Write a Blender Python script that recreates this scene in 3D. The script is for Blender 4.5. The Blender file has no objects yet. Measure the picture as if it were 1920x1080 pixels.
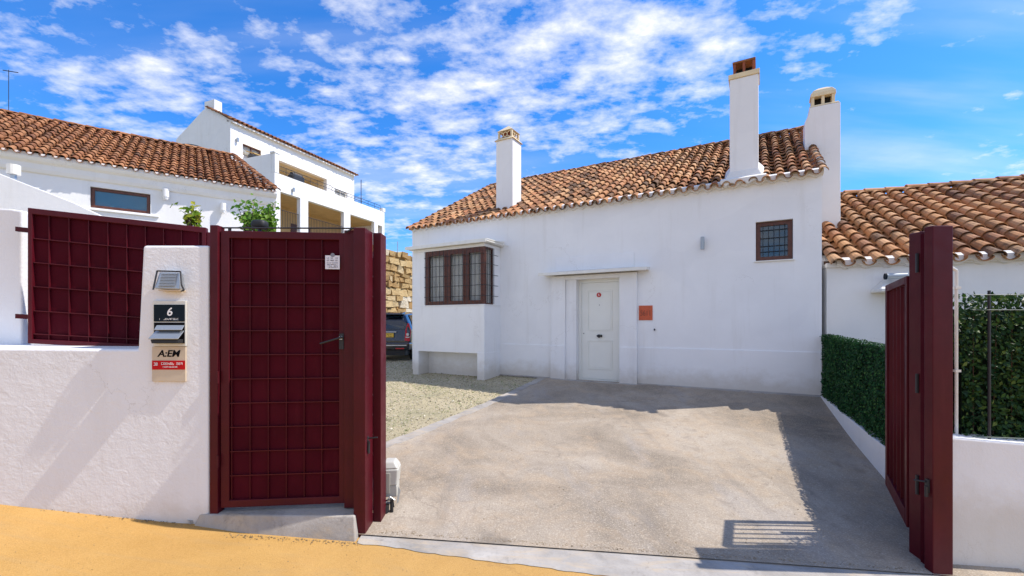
import bpy, bmesh, math, random
import numpy as np
from mathutils import Vector, Matrix
random.seed(7); rng = np.random.default_rng(7)
R = math.radians
S = bpy.context.scene
COL = S.collection
ZC = 1.6                                   # eye height; heights below are written relative to the eye

# ------------------------------------------------------------------ camera
cam = bpy.data.cameras.new('camera'); co = bpy.data.objects.new('camera', cam); COL.objects.link(co)
cam.sensor_width = 36; cam.lens = 824/1920*36
cam.shift_y = 66/1920
cam.clip_start = 0.05; cam.clip_end = 2000
co.location = (0, 0, ZC); co.rotation_euler = (R(90), 0, 0)
S.camera = co
# ------------------------------------------------------------------ light
SUN = Vector((0.73, 0.055, 1.0)).normalized()
elev = math.asin(SUN.z); azim = math.atan2(SUN.x, SUN.y)
sl = bpy.data.lights.new('sun', 'SUN'); so = bpy.data.objects.new('sun', sl); COL.objects.link(so)
sl.energy = 4.1; sl.angle = R(0.5); sl.color = (1.0, 0.935, 0.85)
so.rotation_euler = SUN.to_track_quat('Z', 'Y').to_euler()
so.location = (0, 0, 30)
S.view_settings.view_transform = 'Standard'; S.view_settings.look = 'None'
S.view_settings.exposure = 0.50; S.view_settings.gamma = 1
S.render.engine = 'CYCLES'
try: S.cycles.max_bounces = 8
except Exception: pass

# ------------------------------------------------------------------ node helpers
class NT:
    def __init__(s, nt): s.nt = nt; s.n = nt.nodes; s.l = nt.links
    def new(s, t, **k):
        n = s.n.new(t)
        for a, b in k.items(): setattr(n, a, b)
        return n
    def link(s, a, b): s.l.new(a, b)
    def setin(s, n, i, v):
        if v is None: return
        if hasattr(v, 'links') or isinstance(v, bpy.types.NodeSocket): s.l.new(v, n.inputs[i])
        else: n.inputs[i].default_value = v
    def math(s, op, a, b=None, c=None, clamp=False):
        n = s.new('ShaderNodeMath', operation=op, use_clamp=clamp)
        s.setin(n, 0, a)
        if b is not None: s.setin(n, 1, b)
        if c is not None: s.setin(n, 2, c)
        return n.outputs[0]
    def vmath(s, op, a, b=None, out=0):
        n = s.new('ShaderNodeVectorMath', operation=op)
        s.setin(n, 0, a)
        if b is not None: s.setin(n, 1, b)
        return n.outputs[out]
    def mix(s, f, a, b, blend='MIX'):
        n = s.new('ShaderNodeMix', data_type='RGBA', blend_type=blend)
        s.setin(n, 0, f); s.setin(n, 6, a); s.setin(n, 7, b)
        return n.outputs[2]
    def noise(s, vec, scale, detail=4, rough=.55, dist=0.0, out=0):
        n = s.new('ShaderNodeTexNoise')
        s.setin(n, 'Vector', vec); n.inputs['Scale'].default_value = scale
        n.inputs['Detail'].default_value = detail; n.inputs['Roughness'].default_value = rough
        n.inputs['Distortion'].default_value = dist
        return n.outputs[out]
    def ramp(s, f, stops, interp='LINEAR'):
        n = s.new('ShaderNodeValToRGB'); n.color_ramp.interpolation = interp
        e = n.color_ramp.elements
        while len(e) < len(stops): e.new(0.5)
        for x, (p, c) in zip(e, stops):
            x.position = p; x.color = (c[0], c[1], c[2], 1) if hasattr(c, '__len__') else (c, c, c, 1)
        s.setin(n, 0, f); return n.outputs[0]
    def mrange(s, v, a, b, c=0., d=1., smooth=False):
        n = s.new('ShaderNodeMapRange'); n.clamp = True
        if smooth: n.interpolation_type = 'SMOOTHSTEP'
        s.setin(n, 0, v); n.inputs[1].default_value = a; n.inputs[2].default_value = b
        n.inputs[3].default_value = c; n.inputs[4].default_value = d
        return n.outputs[0]
    def mapping(s, vec, scale=(1, 1, 1), rot=(0, 0, 0), loc=(0, 0, 0)):
        n = s.new('ShaderNodeMapping'); s.setin(n, 0, vec)
        n.inputs['Scale'].default_value = scale; n.inputs['Rotation'].default_value = rot; n.inputs['Location'].default_value = loc
        return n.outputs[0]

# ------------------------------------------------------------------ world: clear blue sky with broken high cloud
W = bpy.data.worlds.new('World'); S.world = W; W.use_nodes = True
t = NT(W.node_tree); t.n.clear()
sky = t.new('ShaderNodeTexSky'); sky.sky_type = 'NISHITA'; sky.sun_disc = False
sky.sun_elevation = elev; sky.sun_rotation = azim; sky.air_density = 1.0; sky.dust_density = 0.3; sky.ozone_density = 3.0
hs = t.new('ShaderNodeHueSaturation'); hs.inputs['Hue'].default_value = 0.496; hs.inputs['Saturation'].default_value = 1.12; hs.inputs['Value'].default_value = 1.0
t.link(t.mix(1.0, sky.outputs[0], (0.86, 1.17, 1.76, 1), 'MULTIPLY'), hs.inputs['Color'])
tc = t.new('ShaderNodeTexCoord'); D = t.vmath('NORMALIZE', tc.outputs['Generated'])
sep = t.new('ShaderNodeSeparateXYZ'); t.link(D, sep.inputs[0])
zz = t.math('ADD', t.math('MAXIMUM', sep.outputs[2], 0.0), 0.16)
px = t.math('DIVIDE', sep.outputs[0], zz); py = t.math('DIVIDE', sep.outputs[1], zz)
cmb = t.new('ShaderNodeCombineXYZ'); t.link(px, cmb.inputs[0]); t.link(py, cmb.inputs[1]); P = cmb.outputs[0]
def blob(pxx, pyy, sx, gain):
    v = Vector(((pxx-960)/824, 1, (606-pyy)/824)).normalized()
    d = t.vmath('DISTANCE', D, tuple(v), out=1)
    q = t.math('DIVIDE', d, sx)
    return t.math('MULTIPLY', t.math('EXPONENT', t.math('MULTIPLY', t.math('MULTIPLY', q, q), -1.0)), gain)
acc = None
for b in [(1060, 40, .22, .18), (1150, 60, .18, .12), (860, 170, .13, .20), (1230, 110, .12, .18), (1340, 70, .06, .2),
          (640, 150, .12, .08), (1450, 60, .1, .08), (1620, 60, .1, .08), (200, 90, .17, .09), (470, 170, .2, .08), (330, 240, .1, .06), (800, 320, .16, .20), (700, 380, .12, .10),
          (60, 190, .15, .10), (620, 60, .12, .12), (1080, 250, .12, .06), (1490, 20, .1, .10), (1700, 20, .1, .10), (1880, 330, .14, .10),
          (1500, 130, .1, -.08), (1750, 160, .14, -.05), (1620, 300, .12, -.12), (1250, 260, .1, -.06), (60, 30, .1, -.02), (540, 20, .06, -.05)]:
    x = blob(b[0], b[1], b[2], b[3]*.42); acc = x if acc is None else t.math('ADD', acc, x)
acc = t.math('ADD', acc, t.mrange(sep.outputs[1], .15, -.35, 0, .16, True))          # unseen extra cloud behind the viewer, added to make the ambient light more neutral
Pr = t.mapping(P, (1.0, 1.9, 1), (0, 0, R(28)))
n1 = t.noise(Pr, 2.1, 10, .62, .25)
n2 = t.noise(t.mapping(P, (1, 1.4, 1), (0, 0, R(20)), (3.1, 1.7, 0)), 6.5, 8, .6, .1)
n3 = t.noise(t.mapping(P, (1, 1, 1), (0, 0, 0), (7.1, 5.7, 0)), 20, 6, .6)
dens = t.math('ADD', t.math('MULTIPLY', n1, .36), t.math('ADD', t.math('MULTIPLY', n2, .48), t.math('MULTIPLY', n3, .16)))
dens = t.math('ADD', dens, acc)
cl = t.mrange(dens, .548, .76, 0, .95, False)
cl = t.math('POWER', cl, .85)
# soft veil of cirrus on the right
veil = t.noise(t.mapping(P, (.5, 2.6, 1), (0, 0, R(-38))), 1.1, 5, .5)
veil = t.math('MULTIPLY', t.mrange(veil, .42, .75, 0, .42, True), t.math('ADD', blob(1740, 210, .26, 1.0), blob(700, 300, .35, .8)))
cl = t.math('MAXIMUM', cl, veil)
hz = t.mrange(sep.outputs[2], 0.0, .30, .30, 0.0, True)
shade = t.mix(t.mrange(n2, .35, .7), (6.6, 6.9, 7.7, 1), (8.7, 8.6, 8.5, 1))
c1 = t.mix(t.math('MULTIPLY', hz, .7), hs.outputs[0], (3.4, 5.2, 8.2, 1))
c2 = t.mix(cl, c1, shade)
bg = t.new('ShaderNodeBackground'); bg.inputs[1].default_value = 0.10; t.link(c2, bg.inputs[0])
wo = t.new('ShaderNodeOutputWorld'); t.link(bg.outputs[0], wo.inputs[0])

# ------------------------------------------------------------------ materials
def newmat(name):
    m = bpy.data.materials.new(name); m.use_nodes = True
    t = NT(m.node_tree); b = m.node_tree.nodes['Principled BSDF']
    return m, t, b
def setb(b, **k):
    for a, v in k.items():
        b.inputs[a.replace('_', ' ')].default_value = v
def pos(t): return t.new('ShaderNodeNewGeometry').outputs['Position']
def bump(t, b, h, strength, dist=.01):
    n = t.new('ShaderNodeBump'); n.inputs['Strength'].default_value = strength; n.inputs['Distance'].default_value = dist
    t.link(h, n.inputs['Height']); t.link(n.outputs[0], b.inputs['Normal'])
def simple(name, col, rough=.5, metal=0, nscale=0, namt=.15, bscale=0, bstr=.2, bdist=.004, spec=.5):
    m, t, b = newmat(name); setb(b, Roughness=rough, Metallic=metal); b.inputs['Specular IOR Level'].default_value = spec
    c = (*col, 1)
    if nscale:
        f = t.noise(pos(t), nscale, 5)
        lo = tuple(x*(1-namt) for x in col)+(1,); hi = tuple(min(1, x*(1+namt)) for x in col)+(1,)
        t.link(t.mix(t.mrange(f, .3, .7), lo, hi), b.inputs['Base Color'])
    else: b.inputs['Base Color'].default_value = c
    if bscale: bump(t, b, t.noise(pos(t), bscale, 4), bstr, bdist)
    return m
def stucco(name, col, big=.5, bd=.012, stain=None, fine=.35, sc=9):
    m, t, b = newmat(name); setb(b, Roughness=.85); b.inputs['Specular IOR Level'].default_value = .25
    p = pos(t)
    f = t.noise(p, 1.6, 6, .6)
    c = t.mix(t.mrange(f, .35, .7), tuple(x*.95 for x in col)+(1,), (*col, 1))
    # faint vertical weather streaks
    st = t.noise(t.mapping(p, (5, 5, .5)), 1.0, 5, .6)
    c = t.mix(t.mrange(st, .54, .8, 0, .30), c, (.58, .55, .50, 1))
    pt = t.noise(t.mapping(p, (.7, .7, .9), (0, 0, 0), (3, 1, 2)), 1.0, 2, .4, .3)
    c = t.mix(t.mrange(pt, .545, .56, 0, .10), c, (.66, .67, .70, 1))
    ck = t.new('ShaderNodeTexVoronoi', feature='DISTANCE_TO_EDGE'); ck.inputs['Scale'].default_value = .55
    t.link(t.vmath('ADD', p, t.noise(p, 2.5, 7, .65, out=1)), ck.inputs['Vector'])
    ckm = t.math('MULTIPLY', t.mrange(ck.outputs['Distance'], 0, .0035, .45, 0), t.mrange(t.noise(p, .9, 2, .5), .50, .60))
    c = t.mix(ckm, c, (.40, .37, .33, 1))
    if stain is not None:
        s = t.new('ShaderNodeSeparateXYZ'); t.link(p, s.inputs[0])
        nn = t.noise(t.mapping(p, (1, 1, 1.3)), 3.0, 7, .65)
        h = t.math('ADD', s.outputs[2], t.math('MULTIPLY', nn, -.55))
        k = t.mrange(h, stain-.44, stain-.04, .55, 0, True)
        c = t.mix(k, c, (.50, .43, .33, 1))
    t.link(c, b.inputs['Base Color'])
    a = t.noise(p, sc, 5, .55, .6); q = t.noise(p, 55, 4, .6)
    h = t.math('ADD', t.math('MULTIPLY', a, big), t.math('MULTIPLY', q, fine*.3))
    bump(t, b, h, .8, bd)
    return m
M = {}
M['wall'] = stucco('white_render', (.87, .87, .87), .35, .012, 1.6-1.02, .3, 3.2)
M['wall_plain'] = stucco('white_render_plain', (.85, .84, .83), .25, .010, None, .3)
M['wall_rough'] = stucco('rough_white_plaster', (.79, .79, .80), .55, .009, 1.6-1.42, .9, 14)
M['mortar'] = stucco('white_mortar', (.78, .76, .72), .8, .015)
M['cream'] = simple('cream_plaster', (.74, .60, .38), .8, nscale=4, namt=.1, bscale=30)
M['ochre'] = simple('ochre_plaster', (.62, .42, .2), .85, nscale=2, namt=.1)
M['terracotta_cowl'] = simple('red_clay', (.26, .07, .03), .8, nscale=12, namt=.3)
M['dark'] = simple('black_void', (.01, .008, .006), .9)
M['doorpaint'] = simple('off_white_door_paint', (.82, .82, .76), .35, nscale=2, namt=.03)
M['white_metal'] = simple('white_painted_metal', (.78, .76, .70), .4, nscale=10, namt=.06)
M['wood'] = simple('brown_window_wood', (.10, .028, .014), .45, nscale=18, namt=.35, bscale=60)
M['iron'] = simple('dark_iron', (.018, .018, .022), .5)
M['chrome'] = simple('worn_steel', (.55, .56, .58), .28, 1.0)
M['grey_plastic'] = simple('grey_metal_housing', (.38, .42, .45), .45, .3)
M['gal'] = simple('aluminium', (.42, .45, .47), .4, .8)
M['lightbeige'] = simple('beige_sign_plate', (.55, .45, .33), .6, nscale=8, namt=.06)
M['letterbox'] = simple('letterbox_plate', (.62, .60, .54), .35, .3, nscale=12, namt=.06)
M['green_wire'] = simple('green_coated_wire', (.06, .09, .07), .5)
M['underlay'] = simple('brown_roof_bedding', (.10, .05, .03), .95, nscale=9, namt=.3)
M['navy'] = simple('dark_blue_plate', (.004, .012, .02), .6, spec=.15)
M['white_ink'] = simple('white_ink', (.8, .8, .8), .6)
M['black_ink'] = simple('black_ink', (.006, .006, .008), .8, spec=.1)
M['grey_ink'] = simple('grey_ink', (.22, .23, .28), .7)
M['red_sign'] = simple('red_sign_paint', (.50, .010, .012), .7, spec=.15)
M['orange_sign'] = simple('orange_red_plaque', (.55, .10, .035), .5, nscale=30, namt=.12)
M['brown_ink'] = simple('dark_red_ink', (.20, .045, .02), .6)
M['paper'] = simple('white_paper', (.72, .73, .80), .6)
M['opener'] = simple('weathered_white_plastic', (.50, .49, .44), .45, nscale=6, namt=.08)
M['rubber'] = simple('black_rubber', (.012, .012, .013), .6)
M['silver'] = simple('silver_trim', (.5, .52, .56), .3, .9)
M['curtain'] = simple('white_net_curtain', (.70, .68, .62), .9, nscale=4, namt=.12)
M['yellowplate'] = simple('yellow_number_plate', (.70, .44, .05), .4)
M['taillight'] = simple('red_lens', (.5, .01, .02), .15)
M['canvas'] = simple('yellow_awning_cloth', (.65, .42, .14), .8)

def glass(name, col=(.02, .05, .08), rough=.04, alpha=.55):
    m, t, b = newmat(name); setb(b, Roughness=rough); b.inputs['Base Color'].default_value = (*col, 1)
    b.inputs['Alpha'].default_value = alpha; b.inputs['Specular IOR Level'].default_value = .9
    return m
M['glass'] = glass('window_glass', (.03, .05, .06), .05, .14)
M['glass_dark'] = glass('dark_window_glass', (.015, .06, .10), .04, .88)
M['glass_blue'] = glass('blue_reflecting_glass', (.02, .12, .2), .05, .9)
M['car_glass'] = glass('car_glass', (.006, .018, .03), .04, .92)

def paint_maroon(name='maroon_gate_paint', col=(.074, .0045, .0100), rough=.40):
    m, t, b = newmat(name); p = pos(t); b.inputs['Specular IOR Level'].default_value = .22 if rough < .5 else .06
    f = t.noise(p, 3.5, 6, .6)
    c = t.mix(t.mrange(f, .35, .7), tuple(x*.82 for x in col)+(1,), tuple(x*1.12 for x in col)+(1,))
    d = t.noise(t.mapping(p, (8, 8, 1.2)), 2.0, 6, .65)            # sun-bleached chalky streaks
    c = t.mix(t.mrange(d, .55, .8, 0, .10), c, (.20, .04, .045, 1))
    t.link(c, b.inputs['Base Color'])
    r = t.noise(p, 9, 4); t.link(t.mrange(r, .3, .7, rough-.06, rough+.14), b.inputs['Roughness'])
    bump(t, b, t.noise(p, 4, 3), .15, .01)
    return m
M['maroon'] = paint_maroon()
M['maroon_sheet'] = paint_maroon('maroon_sheet_metal', (.058, .0034, .0092), .6)

def tile_mat(name, stops, dirt=.5):
    m, t, b = newmat(name); setb(b, Roughness=.85); b.inputs['Specular IOR Level'].default_value = .2
    g = t.new('ShaderNodeNewGeometry'); p = g.outputs['Position']
    c = t.ramp(g.outputs['Random Per Island'], stops)
    f = t.noise(p, 14, 6, .65)
    c = t.mix(t.mrange(f, .40, .75, 0, .40), c, (.56, .34, .17, 1))
    big = t.noise(t.mapping(p, (1.5, .6, 1)), .9, 6, .65, .5); sm = t.noise(p, 7, 7, .7)
    k = t.math('MULTIPLY', t.mrange(big, .42, .62), t.mrange(sm, .40, .62))
    c = t.mix(t.math('MULTIPLY', k, dirt), c, (.045, .030, .022, 1))
    sp = t.noise(p, 45, 4, .7)
    c = t.mix(t.mrange(sp, .60, .72, 0, dirt*.9), c, (.07, .05, .035, 1))
    c = t.mix(t.mrange(t.noise(p, 26, 6, .75), .60, .70, 0, .5), c, (.50, .46, .36, 1))
    t.link(c, b.inputs['Base Color'])
    bump(t, b, t.noise(p, 60, 4, .7), .4, .006)
    return m
M['tile'] = tile_mat('clay_roof_tile', [(0, (.24, .10, .05)), (.22, (.42, .19, .085)), (.45, (.50, .26, .12)), (.62, (.54, .32, .17)), (.76, (.44, .17, .075)), (.86, (.18, .09, .05)), (1, (.07, .04, .028))], .95)
M['tile_brown'] = tile_mat('brown_roof_tile', [(0, (.20, .07, .03)), (.3, (.33, .125, .05)), (.6, (.42, .19, .085)), (.85, (.24, .08, .035)), (1, (.08, .04, .028))], .8)
M['tile_neigh'] = tile_mat('weathered_roof_tile', [(0, (.44, .20, .085)), (.35, (.49, .26, .12)), (.65, (.52, .30, .16)), (.85, (.38, .17, .085)), (.96, (.20, .10, .06)), (1, (.12, .07, .045))], .85)

def leaf_mat(name, stops, rough=.5, trans=.25):
    m, t, b = newmat(name); setb(b, Roughness=rough); b.inputs['Specular IOR Level'].default_value = .12
    g = t.new('ShaderNodeNewGeometry')
    c = t.ramp(g.outputs['Random Per Island'], stops)
    t.link(c, b.inputs['Base Color'])
    tr = t.new('ShaderNodeBsdfTranslucent'); t.link(c, tr.inputs[0])
    mx = t.new('ShaderNodeMixShader'); mx.inputs[0].default_value = trans
    t.link(b.outputs[0], mx.inputs[1]); t.link(tr.outputs[0], mx.inputs[2])
    t.link(mx.outputs[0], m.node_tree.nodes['Material Output'].inputs[0])
    return m
M['leaf_hedge'] = leaf_mat('artificial_hedge_leaf', [(0, (.008, .038, .012)), (.5, (.016, .075, .022)), (.85, (.035, .12, .03)), (1, (.10, .2, .05))], .55, .12)
M['leaf_privet'] = leaf_mat('dark_hedge_leaf', [(0, (.010, .03, .01)), (.5, (.02, .06, .018)), (.85, (.05, .11, .02)), (1, (.14, .2, .05))], .4, .25)
M['leaf_bright'] = leaf_mat('bright_green_leaf', [(0, (.06, .16, .02)), (.5, (.13, .27, .03)), (1, (.26, .38, .06))], .5, .4)
M['leaf_yellow'] = leaf_mat('yellow_green_leaf', [(0, (.10, .20, .02)), (.5, (.26, .34, .03)), (1, (.45, .42, .05))], .5, .4)
M['hedge_core'] = simple('hedge_backing_net', (.006, .018, .009), .9)
M['bark'] = simple('bark', (.10, .06, .035), .9, nscale=20, namt=.3)

def ground_mats():
    # ochre painted pavement
    m, t, b = newmat('ochre_pavement'); setb(b, Roughness=.8); b.inputs['Specular IOR Level'].default_value = .25; p = pos(t)
    f = t.noise(p, .9, 7, .6, .4); c = t.mix(t.mrange(f, .35, .68), (.34, .185, .046, 1), (.47, .275, .086, 1))
    c = t.mix(t.mrange(t.noise(t.mapping(p, (1, 1, 1), (0, 0, .5)), 2.4, 6, .65, .8), .5, .8, 0, .5), c, (.38, .20, .065, 1))
    g = t.noise(p, 130, 3, .7); c = t.mix(t.mrange(g, .35, .75, 0, .35), c, (.72, .46, .18, 1))
    c = t.mix(t.mrange(t.noise(p, 55, 4, .8), .58, .70, 0, .55), c, (.22, .13, .055, 1))
    c = t.mix(t.mrange(t.noise(t.mapping(p, (.35, 2.2, 1), (0, 0, -.07)), 2.0, 7, .7, .6), .52, .70, 0, .45), c, (.36, .24, .11, 1))
    v = t.new('ShaderNodeTexVoronoi', feature='DISTANCE_TO_EDGE'); v.inputs['Scale'].default_value = .22
    pw = t.vmath('ADD', p, t.vmath('SCALE', t.noise(p, 2.2, 5, out=1), None)); t.n[-1].inputs[3].default_value = .35
    t.link(t.vmath('ADD', p, t.noise(p, 2.0, 6, .6, out=1)), v.inputs['Vector'])
    c = t.mix(t.mrange(v.outputs['Distance'], .0, .004, .35, 0), c, (.26, .14, .05, 1))
    t.link(c, b.inputs['Base Color']); bump(t, b, t.math('ADD', g, t.math('MULTIPLY', f, 3)), .5, .005)
    M['road'] = m
    # exposed-aggregate concrete drive
    m, t, b = newmat('old_concrete_drive'); setb(b, Roughness=.85); b.inputs['Specular IOR Level'].default_value = .25; p = pos(t)
    f = t.noise(p, .55, 8, .62, .5); c = t.ramp(f, [(.36, (.20, .162, .120)), (.5, (.31, .257, .198)), (.62, (.40, .34, .27))])
    c = t.mix(t.mrange(t.noise(p, 2.6, 8, .68, .9), .47, .66, 0, .6), c, (.40, .30, .20, 1))
    c = t.mix(t.mrange(t.noise(t.mapping(p, (1.2, .5, 1), (0, 0, .5), (4, 2, 0)), 1.3, 8, .6, .4), .56, .68, 0, .45), c, (.30, .28, .265, 1))
    g = t.noise(p, 90, 4, .75); c = t.mix(t.mrange(t.noise(p, 70, 4, .8), .50, .66, .0, .6), c, (.62, .54, .43, 1))
    c = t.mix(t.mrange(t.noise(p, 42, 5, .8), .55, .68, 0, .6), c, (.15, .12, .09, 1))
    c = t.mix(t.mrange(t.noise(p, 5, 8, .7, 1.2), .54, .68, 0, .55), c, (.21, .175, .14, 1))
    v = t.new('ShaderNodeTexVoronoi', feature='DISTANCE_TO_EDGE'); v.inputs['Scale'].default_value = .22
    t.link(t.vmath('ADD', p, t.noise(p, 1.4, 7, .6, out=1)), v.inputs['Vector'])
    c = t.mix(t.mrange(v.outputs['Distance'], .0, .004, .35, 0), c, (.16, .13, .1, 1))
    oil = t.noise(t.mapping(p, (1, 1, 1), (0, 0, 0), (2.3, 9.1, 0)), 1.15, 3, .5, .4)
    c = t.mix(t.mrange(oil, .64, .70, 0, .45), c, (.13, .11, .09, 1))
    st = t.noise(t.mapping(p, (3.2, .22, 1), (0, 0, R(-12))), 1.4, 5, .6, .2)
    c = t.mix(t.mrange(st, .56, .68, 0, .28), c, (.19, .165, .14, 1))
    t.link(c, b.inputs['Base Color']); bump(t, b, t.math('ADD', g, t.math('MULTIPLY', f, 2)), .7, .008)
    M['drive'] = m
    m, t, b = newmat('smooth_grey_concrete'); setb(b, Roughness=.8); p = pos(t)
    f = t.noise(p, 2.2, 8, .6, .6); c = t.ramp(f, [(.32, (.25, .23, .205)), (.5, (.35, .325, .295)), (.68, (.44, .41, .37))])
    c = t.mix(t.mrange(t.noise(p, 40, 5, .7), .5, .7, 0, .35), c, (.22, .2, .18, 1))
    c = t.mix(t.mrange(t.noise(t.mapping(p, (.8, 3, 1)), 2.3, 8, .7, 1.0), .50, .66, 0, .65), c, (.46, .36, .24, 1))
    c = t.mix(t.mrange(t.noise(p, 6, 8, .75, .5), .56, .68, 0, .6), c, (.17, .15, .13, 1))
    t.link(c, b.inputs['Base Color']); bump(t, b, t.noise(p, 50, 5, .7), .4, .006)
    M['slab'] = m
    m, t, b = newmat('gravel_soil'); setb(b, Roughness=.95); p = pos(t)
    f = t.noise(p, 1.3, 7, .6, .3); c = t.ramp(f, [(.32, (.25, .24, .12)), (.5, (.42, .35, .20)), (.7, (.50, .42, .27))])
    g = t.noise(p, 80, 5, .8); c = t.mix(t.mrange(g, .35, .7, 0, .6), c, (.60, .54, .40, 1))
    c = t.mix(t.mrange(t.noise(p, 50, 4, .8), .55, .66, 0, .7), c, (.12, .10, .06, 1))
    t.link(c, b.inputs['Base Color']); bump(t, b, g, 1.0, .02)
    M['gravel'] = m
    m, t, b = newmat('gravel_stone'); setb(b, Roughness=.9); g = t.new('ShaderNodeNewGeometry')
    c = t.ramp(g.outputs['Random Per Island'], [(0, (.22, .19, .12)), (.3, (.40, .35, .24)), (.6, (.52, .46, .33)), (.85, (.62, .57, .45)), (.93, (.22, .25, .10)), (1, (.28, .30, .13))])
    t.link(c, b.inputs['Base Color']); M['stones'] = m
    m, t, b = newmat('dry_earth'); setb(b, Roughness=1); p = pos(t)
    c = t.ramp(t.noise(p, .08, 8, .65), [(.35, (.12, .14, .05)), (.55, (.28, .24, .13)), (.7, (.34, .29, .18))])
    t.link(c, b.inputs['Base Color']); M['earth'] = m
    m, t, b = newmat('yellow_sandstone'); setb(b, Roughness=.95); g = t.new('ShaderNodeNewGeometry'); p = g.outputs['Position']
    c = t.ramp(g.outputs['Random Per Island'], [(0, (.32, .19, .07)), (.35, (.44, .29, .12)), (.7, (.50, .36, .17)), (.93, (.54, .42, .24)), (1, (.64, .58, .46))])
    c = t.mix(t.mrange(t.noise(p, 5, 7, .7), .5, .75, 0, .7), c, (.30, .17, .06, 1))
    t.link(c, b.inputs['Base Color']); bump(t, b, t.noise(p, 9, 8, .65), 1, .06)
    M['sandstone'] = m
    m, t, b = newmat('car_blue_paint'); b.inputs['Base Color'].default_value = (.0015, .003, .011, 1); setb(b, Roughness=.25, Metallic=.3)
    b.inputs['Coat Weight'].default_value = 1.0; b.inputs['Coat Roughness'].default_value = .05
    M['car'] = m
ground_mats()

# ------------------------------------------------------------------ geometry helpers
class Fr:
    """frame: a = along, b = depth, z = height (relative to the eye)"""
    def __init__(s, ox=0., oy=0., ang=0., flip=1, shear=0.):
        s.o = (ox, oy); s.a = (math.cos(ang), math.sin(ang)); s.b = (-math.sin(ang)*flip, math.cos(ang)*flip); s.sh = shear
    def __call__(s, a, b, z):
        return (s.o[0]+a*s.a[0]+b*s.b[0], s.o[1]+a*s.a[1]+b*s.b[1], z+s.sh*a+ZC)
WF = Fr()
H = Fr(5.157, 7.315, R(150.5), -1)           # main house front wall: a runs left, b runs into the house
LB = Fr(-660/824*12.2, 12.2, R(36))          # house on the left
FV = Fr(-16.02, 25.0, math.atan2(.929, .371))
FT = Fr(-13.22, 24.47, math.atan2(.929, .371))
NB = Fr(5.3, 7.4, R(-20.9))                  # neighbour on the right

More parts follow.
